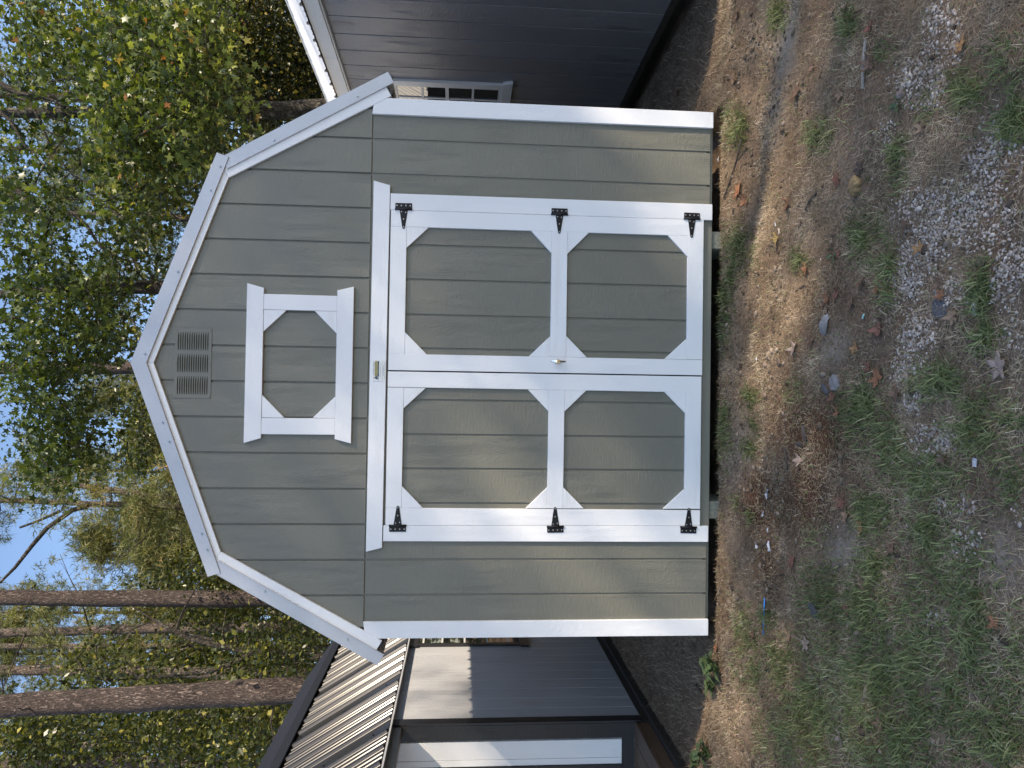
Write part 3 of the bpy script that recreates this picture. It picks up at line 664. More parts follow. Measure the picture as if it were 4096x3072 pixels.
def needles(P, D, length=.20, k=15, w=.008, tint=None):
    """tufts: k thin blades fanning round direction D"""
    n = len(P); d = D[:, None, :]*.55+rng.normal(size=(n, k, 3))*.62; d /= np.linalg.norm(d, axis=2)[:, :, None]
    o = rng.normal(size=(n, k, 3)); o = np.cross(o, d); o /= np.linalg.norm(o, axis=2)[:, :, None]+1e-9
    base = P[:, None, :]+D[:, None, :]*(rng.random((n, k, 1))-.5)*length*.9
    L_ = length*(.7+.5*rng.random((n, k, 1)))
    tip = base+d*L_; tip[:, :, 2] -= .12*L_[:, :, 0]
    V = np.stack([base-o*w, base+o*w, tip], 2).reshape(-1, 3); F = np.arange(len(V)).reshape(-1, 3)
    tt = (rng.random(n) if tint is None else tint)
    return V, F, np.clip(np.repeat(tt, k)+rng.normal(size=n*k)*.08, 0, 1)
def curve_pts(a, b, n=6, sag=0., jit=.06):
    a = np.array(a, float); b = np.array(b, float); ln = np.linalg.norm(b-a); out = []
    j = rng.normal(size=3)*jit*ln
    for i in range(n+1):
        t = i/n; p = a*(1-t)+b*t+j*math.sin(math.pi*t)+rng.normal(size=3)*jit*.18*ln*(0 < i < n); p[2] += sag*math.sin(math.pi*t)*ln; out.append(p)
    return out
def trunk_mesh(root, pts, radii, mat, name='trunk', n=14, rough=.03):
    mb = MB(); P = []; R_ = []
    pts = np.array(pts, float)
    # resample and roughen
    seg = np.concatenate([[0], np.cumsum(np.linalg.norm(np.diff(pts, axis=0), axis=1))]); m = max(6, int(seg[-1]/.35))
    for s in np.linspace(0, seg[-1], m):
        p = [np.interp(s, seg, pts[:, k]) for k in range(3)]; P.append(np.array(p)+rng.normal(size=3)*rough*.25); R_.append(float(np.interp(s, seg, radii))*(1+rough*rng.normal()))
    mb.tube(P, R_, n); return mb.build(name, mat, root, smooth=True)
def pine(name, label, group, base, top, r0, r1, nclump, crown_lo, spread, cdens=1., tufts=9, bare=6, mat=PB, clump_list=None):
    base = np.array(base); top = np.array(top)
    root = thing(name, tuple(base), label, 'pine tree', group)
    mid = (base+top)/2+rng.normal(size=3)*[.12, .12, 0]
    trunk_mesh(root, [base-[0, 0, .4], base, mid, top], [r0*1.1, r0, (r0+r1)/2, r1], mat)
    H = top-base; P = []; D = []; mb = MB(); Tn = []
    for i in range(nclump):
        t = crown_lo+(1-crown_lo)*rng.random()**.9; p0 = base+H*t
        az = rng.random()*2*math.pi; ln = spread*(1.05-.65*(t-crown_lo)/(1-crown_lo+1e-6))*(.55+.6*rng.random())
        e = p0+np.array([math.cos(az)*ln, math.sin(az)*ln, ln*(-.12+.5*rng.random())])
        pts = curve_pts(p0, e, 5, -.05, .07); r = .012+.018*ln/2
        mb.tube(pts, list(np.linspace(r, .006, 6)), 5, False); tb = rng.random()
        for k in range(int(tufts*2.6)):
            s = .35+.7*rng.random(); q = np.array(pts[min(5, int(s*5))])+rng.normal(size=3)*[.30, .30, .17]*(.6+.25*ln)
            for _ in range(3):
                P.append(q+rng.normal(size=3)*.10); dd = rng.normal(size=3)+[0, 0, .5]; D.append(dd/np.linalg.norm(dd)); Tn.append(np.clip(tb*.45+rng.random()*.6, 0, 1))
            if k % 3 == 0: mb.tube([pts[min(5, int(s*5))], q], [.007, .003], 3, False)
    for i in range(bare):
        t = crown_lo*(.35+.65*rng.random()); p0 = base+H*t; az = rng.random()*6.28; ln = .4+.9*rng.random()
        e = p0+np.array([math.cos(az)*ln, math.sin(az)*ln, ln*(-.3+.5*rng.random())]); pts = curve_pts(p0, e, 4, 0, .1)
        mb.tube(pts, list(np.linspace(.018, .004, 5)), 4, False)
    mb.build('branches', DB, root, kind='stuff')
    if P:
        V, F, T = needles(np.array(P), np.array(D), k=9, w=.0034+.00027*np.linalg.norm(base-CAM), tint=np.array(Tn)); npmesh('crown', V, F, NEEDLE, root, T)
    return root
def TP(x, y, Yd): return at_y(x, y, Yd)
def pine_from(label, x1, y1, x2, y2, Yd, dia, top_h=19, **kw):
    """trunk centre seen at two places of the photograph, at a chosen distance; runs down to the ground and up to top_h"""
    a = TP(x1, y1, Yd); b = TP(x2, y2, Yd); d = (b-a)/(b[2]-a[2]); base = a+d*(-.2-a[2]); top = a+d*(top_h-a[2])
    return pine('pine_tree', label, 'pine trees standing behind the sheds', base, top, dia*.55, dia*.32, **kw)
pine_from('thick rough-barked pine trunk nearest the left shed roof, bent near the top of the frame', 1000, 2781, 380, 2818, 8.6, .46, 17, nclump=10, crown_lo=.72, spread=1.8)
pine_from('straight grey-brown pine trunk rising just beyond the left end of the gambrel roof', 1100, 2391, 60, 2386, 12.3, .40, 20, nclump=16, crown_lo=.62, spread=2.2)
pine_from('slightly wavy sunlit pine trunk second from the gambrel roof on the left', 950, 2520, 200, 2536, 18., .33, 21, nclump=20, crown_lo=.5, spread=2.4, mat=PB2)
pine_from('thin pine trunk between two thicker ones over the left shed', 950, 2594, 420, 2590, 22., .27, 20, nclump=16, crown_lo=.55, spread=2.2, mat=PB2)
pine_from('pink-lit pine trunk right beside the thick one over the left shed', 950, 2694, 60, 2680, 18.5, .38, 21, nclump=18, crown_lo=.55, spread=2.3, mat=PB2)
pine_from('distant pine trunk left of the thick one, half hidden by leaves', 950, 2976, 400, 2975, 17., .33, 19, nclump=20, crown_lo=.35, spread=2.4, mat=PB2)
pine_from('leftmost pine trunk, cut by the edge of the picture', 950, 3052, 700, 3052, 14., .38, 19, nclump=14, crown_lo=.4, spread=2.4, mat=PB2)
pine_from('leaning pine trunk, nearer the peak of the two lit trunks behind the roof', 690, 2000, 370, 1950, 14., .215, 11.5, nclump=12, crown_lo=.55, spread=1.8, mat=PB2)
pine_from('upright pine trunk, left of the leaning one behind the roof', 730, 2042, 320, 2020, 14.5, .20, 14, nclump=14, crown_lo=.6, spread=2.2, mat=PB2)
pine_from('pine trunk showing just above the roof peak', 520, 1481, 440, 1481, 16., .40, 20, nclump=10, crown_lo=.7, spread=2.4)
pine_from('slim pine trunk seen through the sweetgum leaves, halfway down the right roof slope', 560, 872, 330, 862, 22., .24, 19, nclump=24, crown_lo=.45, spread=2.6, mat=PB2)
pine_from('slim pine trunk behind the sweetgum, near the upper right', 270, 598, 90, 592, 24., .22, 20, nclump=20, crown_lo=.5, spread=2.6)
pine_from('grey pine trunk at upper right, mostly covered by sweetgum leaves', 380, 378, 30, 366, 17., .33, 20, nclump=16, crown_lo=.6, spread=2.6)
# young pines that fill the middle distance
for (x, y, Yd, h, n, sp, lab) in ((700, 2200, 18., 12.6, 100, 2.0, 'bushy green young pine behind the left roof knee'),
      (700, 2080, 24., 15., 90, 2.6, 'pale green pine crown left of the two lit trunks'), (500, 2270, 21., 12.5, 60, 1.7, 'slender young pine beside the bushy one, near the straight trunk'), (100, 2480, 24., 21., 70, 2.6, 'tall pine crown filling the upper left between trunks'), (100, 2640, 23., 20., 60, 2.4, 'tall pine crown above the left shed'), (100, 2930, 22., 20., 60, 2.4, 'tall pine crown at upper far left'), (100, 1900, 25., 19., 60, 2.4, 'tall thin pine crown over the lit trunks'), (100, 820, 25., 20., 60, 2.6, 'pale pine crown seen between the two sweetgums'), (900, 1830, 24., 14., 90, 2.2, 'yellow-green pine crown left of the roof peak'),
      (900, 1600, 26., 17., 70, 2.8, 'tall pine crown close above the roof peak'), (900, 1150, 28., 19., 50, 3.0, 'feathery pine crown behind the right roof slope'),
      (900, 700, 27., 18., 46, 3., 'feathery pine crown behind the sweetgum'), (900, 300, 30., 17., 40, 3., 'dim pine crown at the far upper right'),
      (900, 2440, 26., 14., 80, 2.4, 'light green pine crown between the first two trunks on the left'), (900, 2740, 28., 16., 80, 2.8, 'light green pine crown behind the thick trunk'),
      (900, 2900, 22., 12., 90, 2.2, 'bright young pine left of the thick trunk'), (900, 3060, 30., 15., 40, 2.8, 'pale pine crown at the left edge')):
    p = TP(x, y, Yd); pine('pine_tree', lab, 'pine crowns further back', (p[0], Yd, -.2), (p[0]+.3, Yd, h), .12, .03, int(n*1.35), .16, sp, bare=3)
# one long pine branch reaching across the blue gap
# broad-leaved trees
def cluster_tree(name, label, cat, trunk_pts, radii, clusters, csz, nleaf, lsize, lmat, kind, bmat, crown_up=.35, tintf=None, group=None, limbs=None, twig=.006):
    root = thing(name, tuple(trunk_pts[0]), label, cat, group)
    trunk_mesh(root, trunk_pts, radii, bmat)
    tp = np.array(trunk_pts, float); C_ = np.array(clusters); mb = MB()
    # limbs: clusters joined to the nearest limb node already made, giving a forking skeleton
    nodes = [tp[i]*(1-t)+tp[i+1]*t for i in range(len(tp)-1) if tp[i][2] > .8 or i == len(tp)-2 for t in np.linspace(0, 1, 6)]
    nodes = [np.array(n_) for n_ in nodes if n_[2] > 1.2] or [tp[-1]]
    cen = np.mean(nodes, 0); order = np.argsort(np.min(np.linalg.norm(C_[:, None]-np.array(nodes)[None], axis=2), axis=1)); load = []
    for idx in order:
        c = C_[idx]; A = np.array(nodes); dist = np.linalg.norm(A-c, axis=1)+.25*np.maximum(0, A[:, 2]-c[2]); j = int(np.argmin(dist)); a = A[j]
        ln = np.linalg.norm(c-a)
        if ln < .05: continue
        pts = curve_pts(a, c, 4, .03, .06); r = min(.06, .006+.016*ln)
        mb.tube(pts, list(np.linspace(r, max(.004, r*.35), 5)), 4, False)
        if len(nodes) < 1500: nodes += [pts[2], pts[4]]
    mb.build('branches', bmat, root, kind='stuff')
    n = nleaf; P = (C_[:, None, :]+rng.normal(size=(len(C_), n, 3))*np.array([1, 1, .62])*csz).reshape(-1, 3)
    tb = np.repeat(rng.random(len(C_)), n); tt = np.clip(tb*.42+rng.random(len(P))*.60-.02, 0, 1)
    odd = rng.random(len(P)) < .018; tt[odd] = .93+.07*rng.random(odd.sum())
    if tintf is not None: tt = tintf(P, tt)
    V, F, T = leaves(P, lsize, kind, crown_up*.4, tt, .42); npmesh('crown', V, F, lmat, root, T)
    return root
def pix_clusters(regions):
    out = []
    for (x0, x1, y0, y1, ya, yb, n) in regions:
        for _ in range(n): out.append(at_y(x0+(x1-x0)*rng.random(), y0+(y1-y0)*rng.random(), ya+(yb-ya)*rng.random()))
    return out
cl = pix_clusters([(380, 880, 100, 620, 5.2, 8., 270), (700, 930, 0, 260, 6.2, 8.5, 60), (450, 800, 0, 300, 6, 9, 70), (650, 860, 520, 680, 5.8, 8.2, 34), (380, 620, 560, 820, 5.8, 8.2, 50), (880, 1000, 300, 430, 5.8, 7.5, 16), (60, 420, 0, 360, 7, 9, 90)])
cluster_tree('sweetgum_tree', 'big sweetgum with star-shaped yellow-green leaves over the right shed', 'sweetgum tree', [(4.9, 8.2, -.2), (4.8, 8.2, 3.), (4.5, 8.0, 6.), (4.3, 7.9, 9.5)], [.2, .17, .13, .07], cl, .25, 24, .108, LEAF_SG, 'star', HB)
cl = pix_clusters([(0, 420, 1080, 1500, 6.2, 9., 135), (60, 350, 1450, 1930, 6.2, 9., 105), (320, 520, 1150, 1420, 6.4, 9., 38), (0, 260, 760, 1150, 6.5, 9., 50), (380, 600, 800, 1080, 6.6, 9., 26), (250, 560, 1500, 1900, 7., 9., 14), (0, 330, 350, 800, 7, 9, 50)])
cluster_tree('sweetgum_tree', 'darker sweetgum whose star leaves hang into view above the roof peak', 'sweetgum tree', [(1.9, 8.3, -.2), (1.8, 8.3, 4.), (1.5, 8.1, 7.5), (1.3, 7.9, 10)], [.18, .15, .10, .05], cl, .27, 24, .108, LEAF_SG, 'star', HB, tintf=lambda P, t: np.clip(t*.8, 0, 1))
cl = pix_clusters([(830, 1420, -80, 330, 9.5, 11.5, 230), (900, 1420, 250, 480, 9.5, 11.5, 90), (560, 1000, -100, 120, 11, 13, 50)])
LEAF_DK = leafy('dark_speckled_leaf', [(0, (.012, .017, .007)), (.72, (.028, .036, .012)), (.84, (.20, .17, .04)), (1, (.42, .34, .10))], .4, .25, gain=1.)  # dark stops hold its backlit shade, gold stops the specks of light
cluster_tree('evergreen_tree', 'dark small-leaved evergreen speckled with light, behind the right shed roof', 'evergreen tree', [(6.0, 10.8, -.3), (5.9, 10.8, 3), (5.8, 10.8, 7)], [.14, .11, .05], cl, .36, 110, .07, LEAF_DK, 'oval', HB)
cl = pix_clusters([(700, 1250, 2420, 2560, 12.8, 15., 34), (330, 1000, 2580, 2780, 10., 13., 46), (1000, 1300, 2440, 2700, 9, 12., 46), (200, 420, 2700, 2780, 10, 12, 12), (500, 900, 2290, 2420, 13, 16, 26), (750, 950, 2190, 2330, 12, 15, 30)])
cluster_tree('magnolia_tree', 'curving grey-limbed hardwood with small dark leaves over the left shed', 'hardwood tree', [at_y(1330, 2640, 11.3)*[1, 1, 0], at_y(1150, 2625, 11.3), at_y(960, 2600, 11.2), at_y(760, 2560, 11.), at_y(620, 2480, 11.)], [.11, .09, .075, .045, .03], cl, .30, 46, .085, LEAF_OAK, 'oval', HB)
limb = MB(); pts = [at_y(x, y, 11.2) for x, y in ((1000, 2612), (930, 2655), (830, 2688), (700, 2698), (560, 2712), (450, 2722), (390, 2712), (340, 2680), (305, 2630), (285, 2590), (200, 2580), (130, 2600))]
limb.tube(pts, list(np.linspace(.055, .014, len(pts))), 8, False)
for q in (((905, 2600), (890, 2540), (905, 2440)), ((960, 2590), (940, 2540), (935, 2470)), ((850, 2560), (700, 2520), (600, 2470), (520, 2420))):
    limb.tube([at_y(x, y, 11.2) for x, y in q], list(np.linspace(.035, .012, len(q))), 6, False)
limb.build('limb', HB, bpy.data.objects['magnolia_tree'], smooth=True)
cl = pix_clusters([(620, 1000, 2870, 3060, 11., 15., 70), (100, 620, 2880, 3070, 12, 16, 70), (900, 1200, 2840, 3060, 9.5, 13, 50), (0, 300, 2860, 3050, 12, 15, 36)])
cluster_tree('holly_tree', 'dark leafy hardwood filling the space left of the thick pine trunk', 'hardwood tree', [(-7.9, 13., -.2), (-7.9, 13, 4), (-7.7, 13, 8)], [.12, .1, .05], cl, .36, 56, .10, LEAF_OAK, 'oval', HB, tintf=lambda P, t: np.clip(t*1.05, 0, 1))
cl = pix_clusters([(540, 700, 1740, 1900, 16, 19, 22), (450, 640, 1560, 1740, 15, 18, 18), (650, 760, 2250, 2420, 15, 18, 12)])
cluster_tree('holly_tree', 'loose small-leaved hardwood behind the left roof slope beside the lit trunks', 'hardwood tree', [(-1.7, 17, -.2), (-1.7, 17, 3), (-1.5, 17, 7.5)], [.1, .08, .03], cl, .33, 52, .095, LEAF_OAK, 'oval', HB)
cl = pix_clusters([(480, 1150, -60, 900, 17, 23, 230), (330, 640, 900, 1400, 18, 24, 26), (0, 560, -60, 420, 18, 24, 60)])
cluster_tree('oak_tree', 'deep green oak behind the sweetgums at upper right', 'oak tree', [(6, 20, -.2), (6, 20, 5), (5.5, 20, 11)], [.22, .18, .08], cl, .6, 46, .19, LEAF_OAK, 'oval', HB)
cl = pix_clusters([(640, 1100, 2150, 2620, 20, 26, 70), (500, 1000, 2600, 3072, 20, 26, 80), (200, 520, 2830, 3072, 20, 26, 24), (480, 760, 1550, 2150, 22, 28, 44)])
cluster_tree('oak_tree', 'yellow-green oak far behind the left shed and its pines', 'oak tree', [(-8, 23, -.2), (-8, 23, 4), (-7.5, 23, 8)], [.22, .18, .08], cl, .55, 40, .17, LEAF_YG, 'oval', HB)
for lst, r_a, r_b in ((((0, 335), (70, 376), (150, 380), (215, 402), (262, 430)), .05, .02), (((60, 392), (115, 402), (160, 480), (205, 600), (290, 700), (425, 772)), .028, .012), (((0, 450), (40, 480), (105, 590)), .03, .02),
        (((60, 750), (130, 815), (188, 880), (180, 950), (172, 1010)), .05, .03), (((300, 860), (345, 900), (400, 985), (480, 1035), (560, 1055)), .028, .018), (((345, 765), (390, 800), (470, 858), (520, 900)), .024, .015),
        (((120, 1240), (200, 1215), (270, 1190), (350, 1160)), .022, .014), (((0, 1290), (40, 1275), (90, 1262)), .03, .024), (((480, 1145), (540, 1150), (600, 1170), (610, 1100)), .05, .03)):
    lm = MB(); lm.tube([at_y(x, y, 7.6) for x, y in lst], list(np.linspace(r_a, r_b, len(lst))), 8, False); lm.build('limb', HB, bpy.data.objects['sweetgum_tree' if lst[0][1] < 720 else 'sweetgum_tree.001'], smooth=True)
lm = MB(); lm.tube([at_y(x, y, 14.) for x, y in ((0, 2330), (60, 2270), (130, 2180), (190, 2110), (290, 2040), (350, 2025))], [.03, .04, .05, .055, .06, .07], 7, False)
lm.tube([at_y(x, y, 14.) for x, y in ((80, 2110), (150, 2085), (240, 2045))], [.03, .035, .04], 6, False)
lm.build('limb', HB, bpy.data.objects['pine_tree.008'], smooth=True)
# wood far behind: reads as one mass
n = 46000; x = rng.uniform(-42, 42, n); yd = rng.uniform(32, 52, n)
top = 8.5+9.*(fbm(x, yd, .16, 3, 3)+.5)+2.*fbm(x, yd, .6, 2, 8); z = np.minimum(top, 17)*rng.random(n)**.8
P = np.stack([x, yd, z], -1); V, F, T = leaves(P, .5, 'oval', .2, np.clip(rng.random(n)*.6+fbm(x, z+yd, .3, 3, 5)*.8+.2, 0, 1))
npmesh('distant_woods', V, F, LEAF_YG, None, T, kind='stuff')
# trees on the sun's side, out of the frame to the right of the photographer: they dapple the light on the sheds
LIT = [((.95, -.20, 0), .34), ((.35, -.62, 0), .36), ((-1.15, 0, .50), .42), ((-.6, 0, .75), .12), ((-.6, 0, 1.55), .06), ((1.15, 0, 2.5), .05), ((1.45, 0, .3), .1), ((-.55, -.9, 0), .12), ((-1.75, -.3, 0), .2)]  # sun spots that the crowns below are shaped to leave open
def shade_tree(label, c, rad, nl, base, size=.15, seed=0):
    """crown shaped for its shade: clusters towards the LIT spots are thinned out"""
    c = np.array(c, float); d = rng.normal(size=(nl//14, 3)); d /= np.linalg.norm(d, axis=1)[:, None]; q = c+d*(rng.random((nl//14, 1))**.5)*np.array(rad)
    keep = np.ones(len(q), bool); sd = np.array(SUN)
    for p, r in LIT:
        v = q-np.array(p); perp = np.linalg.norm(v-(v@sd)[:, None]*sd, axis=1); keep &= (perp > r+.30) | (rng.random(len(q)) < .16) if p[1] == 0 else perp > r+.16
    q = q[keep]
    return cluster_tree('oak_tree', label, 'oak tree', [(base[0], base[1], -.2), (base[0], base[1], c[2]*.5), tuple(c)], [.24, .2, .08], list(q), .30, 16, size, LEAF_OAK, 'oval', HB, group='shade trees in front of the sheds')
S3 = np.array(SUN)
def along(p, t): return np.array(p)+S3*t
shade_tree('oak in front of the right shed, its crown shading the middle shed', along((.25, 0, 1.3), 27.), (2.7, 2.7, 2.4), 9500, (18., -10.6))
shade_tree('oak standing nearer the road, its crown shading the grass', along((-.3, -2.5, .0), 29.), (2.5, 2.5, 2.0), 3600, (18.8, -14.))
# ------------------------------------------------------------------ ground cover and litter
GRASSM = leafy('grass_blade', [(0, (.075, .095, .035)), (.5, (.18, .215, .080)), (.82, (.33, .345, .155)), (1, (.55, .48, .31))], .5, .3, gain=1.)
THATCH = leafy('dry_thatch', [(0, (.16, .11, .068)), (.45, (.38, .285, .18)), (.8, (.62, .49, .33)), (1, (.80, .68, .50))], .7, .15, gain=.6)
NEEDLED = leafy('dead_pine_needle', [(0, (.13, .065, .03)), (.6, (.28, .14, .065)), (1, (.40, .26, .14))], .55, .1, gain=.6)
PEB = leafy('gravel_stone', [(0, (.20, .155, .125)), (.35, (.36, .295, .245)), (.8, (.50, .425, .365)), (1, (.64, .56, .49))], .85, .0)
CLOD = leafy('soil_clod', [(0, (.05, .035, .025)), (.6, (.15, .112, .08)), (1, (.30, .235, .175))], .95, .0)
def scatter(n, xr=(-3.1, 3.1), yr=(-2.55, .12)):
    x = rng.uniform(*xr, n); y = rng.uniform(*yr, n); P = np.stack([x, y, height(x, y)], -1); a, b = project(P)
    k = (a > 2500) & (a < 4180) & (b > -160) & (b < 3230) & ~((y > .0) & (np.abs(x) < 1.56)); return P[k], a[k], b[k]
def blades(P, length, width, lean, az=None, segs=2, curl=.5):
    """grass blades / straws: a bent ribbon of segs quads ending in a point"""
    n = len(P); az = rng.random(n)*2*math.pi if az is None else az; H = np.stack([np.cos(az), np.sin(az), 0*az], -1); S = np.stack([-np.sin(az), np.cos(az), 0*az], -1)
    rows = []
    for i in range(segs+1):
        t = i/segs; a = lean+curl*t*(1-.0)
        c = P+H*(length*t*np.sin(a))[:, None]+np.array([0, 0, 1])*(length*t*np.cos(a))[:, None]; w = (width*(1-t**1.5)*.5)[:, None]
        rows += [c] if i == segs else [c-S*w, c+S*w]
    m = len(rows); V = np.stack(rows, 1).reshape(-1, 3); b0 = np.arange(n)[:, None]*m; F = []
    for i in range(segs-1): F += [b0+[2*i, 2*i+1, 2*i+3], b0+[2*i, 2*i+3, 2*i+2]]
    F += [b0+[2*segs-2, 2*segs-1, 2*segs]]
    F = np.stack(F, 1).reshape(-1, 3); return V, F, 2*(segs-1)+1
# dead thatch everywhere, thinner on bare soil
P, a, b = scatter(400000); bare = np.clip(blobs(a, b, SANDY)*.82+blobs(a, b, RED)*.62+blobs(a, b, GRAVEL)*.7, 0, .97)
nzv = fbm(P[:, 0], P[:, 1], 5, 3, 41)
k = rng.random(len(P)) < (1-bare)*np.clip(.72+nzv*1.6, .12, 1); P = P[k]; n = len(P)
flat = rng.random(n) < .8
V, F, q = blades(P+[0, 0, .001], rng.uniform(.012, .045, n), rng.uniform(.0010, .0024, n), np.where(flat, rng.uniform(1.15, 1.5, n), rng.uniform(.4, 1.1, n)), segs=2, curl=.12)
npmesh('dry_thatch', V, F, THATCH, None, np.repeat(np.clip(rng.random(n)*.75+fbm(P[:, 0], P[:, 1], 8, 2, 4)*.8+.05, 0, 1), q), kind='stuff')
# green grass in tufts
P, a, b = scatter(480000); m = blobs(a, b, GRASS)
tuft = vnoise(P[:, 0]*16, P[:, 1]*16, 91)*.6+vnoise(P[:, 0]*42, P[:, 1]*42, 95)*.4
dens = np.clip(m*1.5-.12, 0, 1)*np.clip((tuft-.22)*2.3+.12, .0, 1)+.022
k = rng.random(len(P)) < dens*.75; P = P[k]; m = m[k]; n = len(P)
V, F, q = blades(P, rng.uniform(.018, .060, n)*(.65+.5*m), rng.uniform(.0030, .0056, n), rng.uniform(.3, 1.4, n), segs=3, curl=.35)
npmesh('grass', V, F, GRASSM, None, np.repeat(np.clip(rng.random(n)*.8+fbm(P[:, 0], P[:, 1], 3, 2, 14)*.7, 0, 1), q), kind='stuff')
# stronger tufts, countable on the bank but growing as turf
TUFTS = [(3000,520,.075,34),(2985,500,.06,26),(2990,560,.05,20),(2950,960,.06,30),(2925,1080,.05,24),(2930,1130,.05,24),(2900,1180,.045,22),(3260,545,.06,24),(3200,1040,.05,24),(2872,1720,.05,16),(2875,1790,.06,16),(2868,1860,.055,14),
 (2905,1650,.045,20),(3010,1580,.05,22),(3020,1700,.05,20),(2995,1790,.05,20),(3010,2065,.045,18),(2950,2010,.045,16),(3000,2560,.07,26),(2960,2530,.06,20),(3060,2460,.06,24),(3100,2620,.06,24),(3450,2010,.06,26),(3480,1620,.07,30),(3780,1500,.06,30),(3950,1340,.06,30),
 (3930,1180,.06,26),(3870,380,.055,24),(4060,470,.08,30),(4050,520,.07,24),(3570,1060,.05,24),(3460,960,.05,28),(3390,110,.05,28),(3590,600,.05,24),(3110,60,.06,26),(3700,2140,.07,30),(3500,2270,.08,34),(3900,2450,.07,28),(3880,2560,.07,28),(3650,2660,.06,30),(3600,3000,.09,34),(3400,2830,.07,26),(4040,2980,.08,24),(3440,2740,.07,26)]
PP = []
for (x, y, r, c) in TUFTS:
    g0 = on_ground(x, y)
    for _ in range(c*2):
        p = g0+rng.normal(size=3)*[r*.33, r*.33, 0]; p[2] = hz(p[0], p[1]); PP.append(p)
PP = np.array(PP); n = len(PP)
V, F, q = blades(PP, rng.uniform(.04, .095, n), rng.uniform(.0032, .0055, n), rng.uniform(.1, 1.1, n), segs=4, curl=.75)
npmesh('grass_tufts', V, F, GRASSM, None, np.repeat(rng.random(n)*.95, q), kind='stuff')
# pine straw
P, a, b = scatter(9000); k = rng.random(len(P)) < .30+.5*blobs(a, b, RED)+.1; P = P[k]; n = len(P)
V, F, q = blades(P+[0, 0, .004], rng.uniform(.07, .17, n), rng.uniform(.0014, .0022, n), rng.uniform(1.30, 1.52, n), segs=4, curl=.16)
npmesh('pine_straw', V, F, NEEDLED, None, np.repeat(rng.random(n), q), kind='stuff')
# stones and clods: low-poly rounded lumps
def ico():
    t = (1+5**.5)/2; v = np.array([(-1,t,0),(1,t,0),(-1,-t,0),(1,-t,0),(0,-1,t),(0,1,t),(0,-1,-t),(0,1,-t),(t,0,-1),(t,0,1),(-t,0,-1),(-t,0,1)], float); v /= np.linalg.norm(v[0])
    f = np.array([(0,11,5),(0,5,1),(0,1,7),(0,7,10),(0,10,11),(1,5,9),(5,11,4),(11,10,2),(10,7,6),(7,1,8),(3,9,4),(3,4,2),(3,2,6),(3,6,8),(3,8,9),(4,9,5),(2,4,11),(6,2,10),(8,6,7),(9,8,1)]); return v, f
IV, IF = ico()
def lumps(P, size, flat=.6, sink=.25):
    n = len(P); s = size[:, None]*np.stack([1+.35*rng.normal(size=n), 1+.35*rng.normal(size=n), flat*(1+.25*rng.normal(size=n))], -1).clip(.35, 1.9)
    v = IV[None]*(1+.16*rng.normal(size=(n, 12, 1))); th = rng.random(n)*6.28; v = v*s[:, None, :]
    c, sn = np.cos(th)[:, None], np.sin(th)[:, None]; x = v[..., 0]*c-v[..., 1]*sn; y = v[..., 0]*sn+v[..., 1]*c; v = np.stack([x, y, v[..., 2]], -1)
    v = v+P[:, None, :]; v[..., 2] += (size*flat*(1-sink*2))[:, None]
    return v.reshape(-1, 3), (IF[None]+(np.arange(n)*12)[:, None, None]).reshape(-1, 3)
P, a, b = scatter(300000); m = blobs(a, b, GRAVEL); clump = vnoise(P[:, 0]*13, P[:, 1]*13, 61)
k = rng.random(len(P)) < np.clip(m*1.7-.22, 0, 1)*np.clip((clump-.05)*2.6, .3, 1)+.0005; P = P[k]; n = len(P); sz = np.clip(rng.lognormal(math.log(.0038), .30, n), .002, .008)
V, F = lumps(P, sz); npmesh('gravel', V, F, PEB, None, np.repeat(rng.random(n), 20), kind='stuff')
P, a, b = scatter(36000); k = rng.random(len(P)) < .10+.75*((P[:, 1] > -.8) & (P[:, 1] < .05))*np.clip(.5+fbm(P[:, 0], P[:, 1], 4, 3, 71)*4, 0, 1); P = P[k]; n = len(P); sz = np.clip(rng.lognormal(math.log(.0048), .55, n), .002, .017)
V, F = lumps(P, sz, .55); npmesh('soil_crumbs', V, F, CLOD, None, np.repeat(rng.random(n), 20), kind='stuff')
# grass and straw in the gaps between the sheds
x = np.concatenate([rng.uniform(-2.66, -1.6, 16000), rng.uniform(1.6, 2.6, 9000)]); y = rng.uniform(-.1, 4., 25000); P = np.stack([x, y, height(x, y)+.001], -1); n = len(P)
V, F, q = blades(P, rng.uniform(.03, .09, n), rng.uniform(.0020, .0040, n), rng.uniform(.7, 1.5, n), segs=2, curl=.2)
npmesh('dead_grass_between_sheds', V, F, THATCH, None, np.repeat(rng.random(n)*.7, q), kind='stuff')
# --- fallen sweetgum leaves, each one its own
LC = dict(gold=(.30, .165, .07), orange=(.25, .115, .058), tan=(.27, .175, .11), brown=(.15, .09, .06), red=(.19, .082, .055), pale=(.31, .225, .18), dark=(.08, .055, .042), yellow=(.36, .25, .09))
LM = {}
for k_, c_ in LC.items():
    m_, nt, bb = newmat('fallen_leaf_'+k_, .6, .3); tc = N(nt, 'ShaderNodeTexCoord'); oi = N(nt, 'ShaderNodeObjectInfo')
    n_ = N(nt, 'ShaderNodeTexNoise', Scale=55., Detail=5.); L(nt, tc.outputs['Object'], n_.inputs['Vector'])
    L(nt, ramp(nt, n_.outputs[0], [(.30, tuple(v*.45 for v in c_)), (.45, c_), (.7, tuple(min(.8, v*1.25) for v in c_))]), bb.inputs['Base Color'])
    bp = N(nt, 'ShaderNodeBump'); bp.inputs['Strength'].default_value = .4; bp.inputs['Distance'].default_value = .002; L(nt, n_.outputs[0], bp.inputs['Height']); L(nt, bp.outputs[0], bb.inputs['Normal'])
    LM[k_] = m_
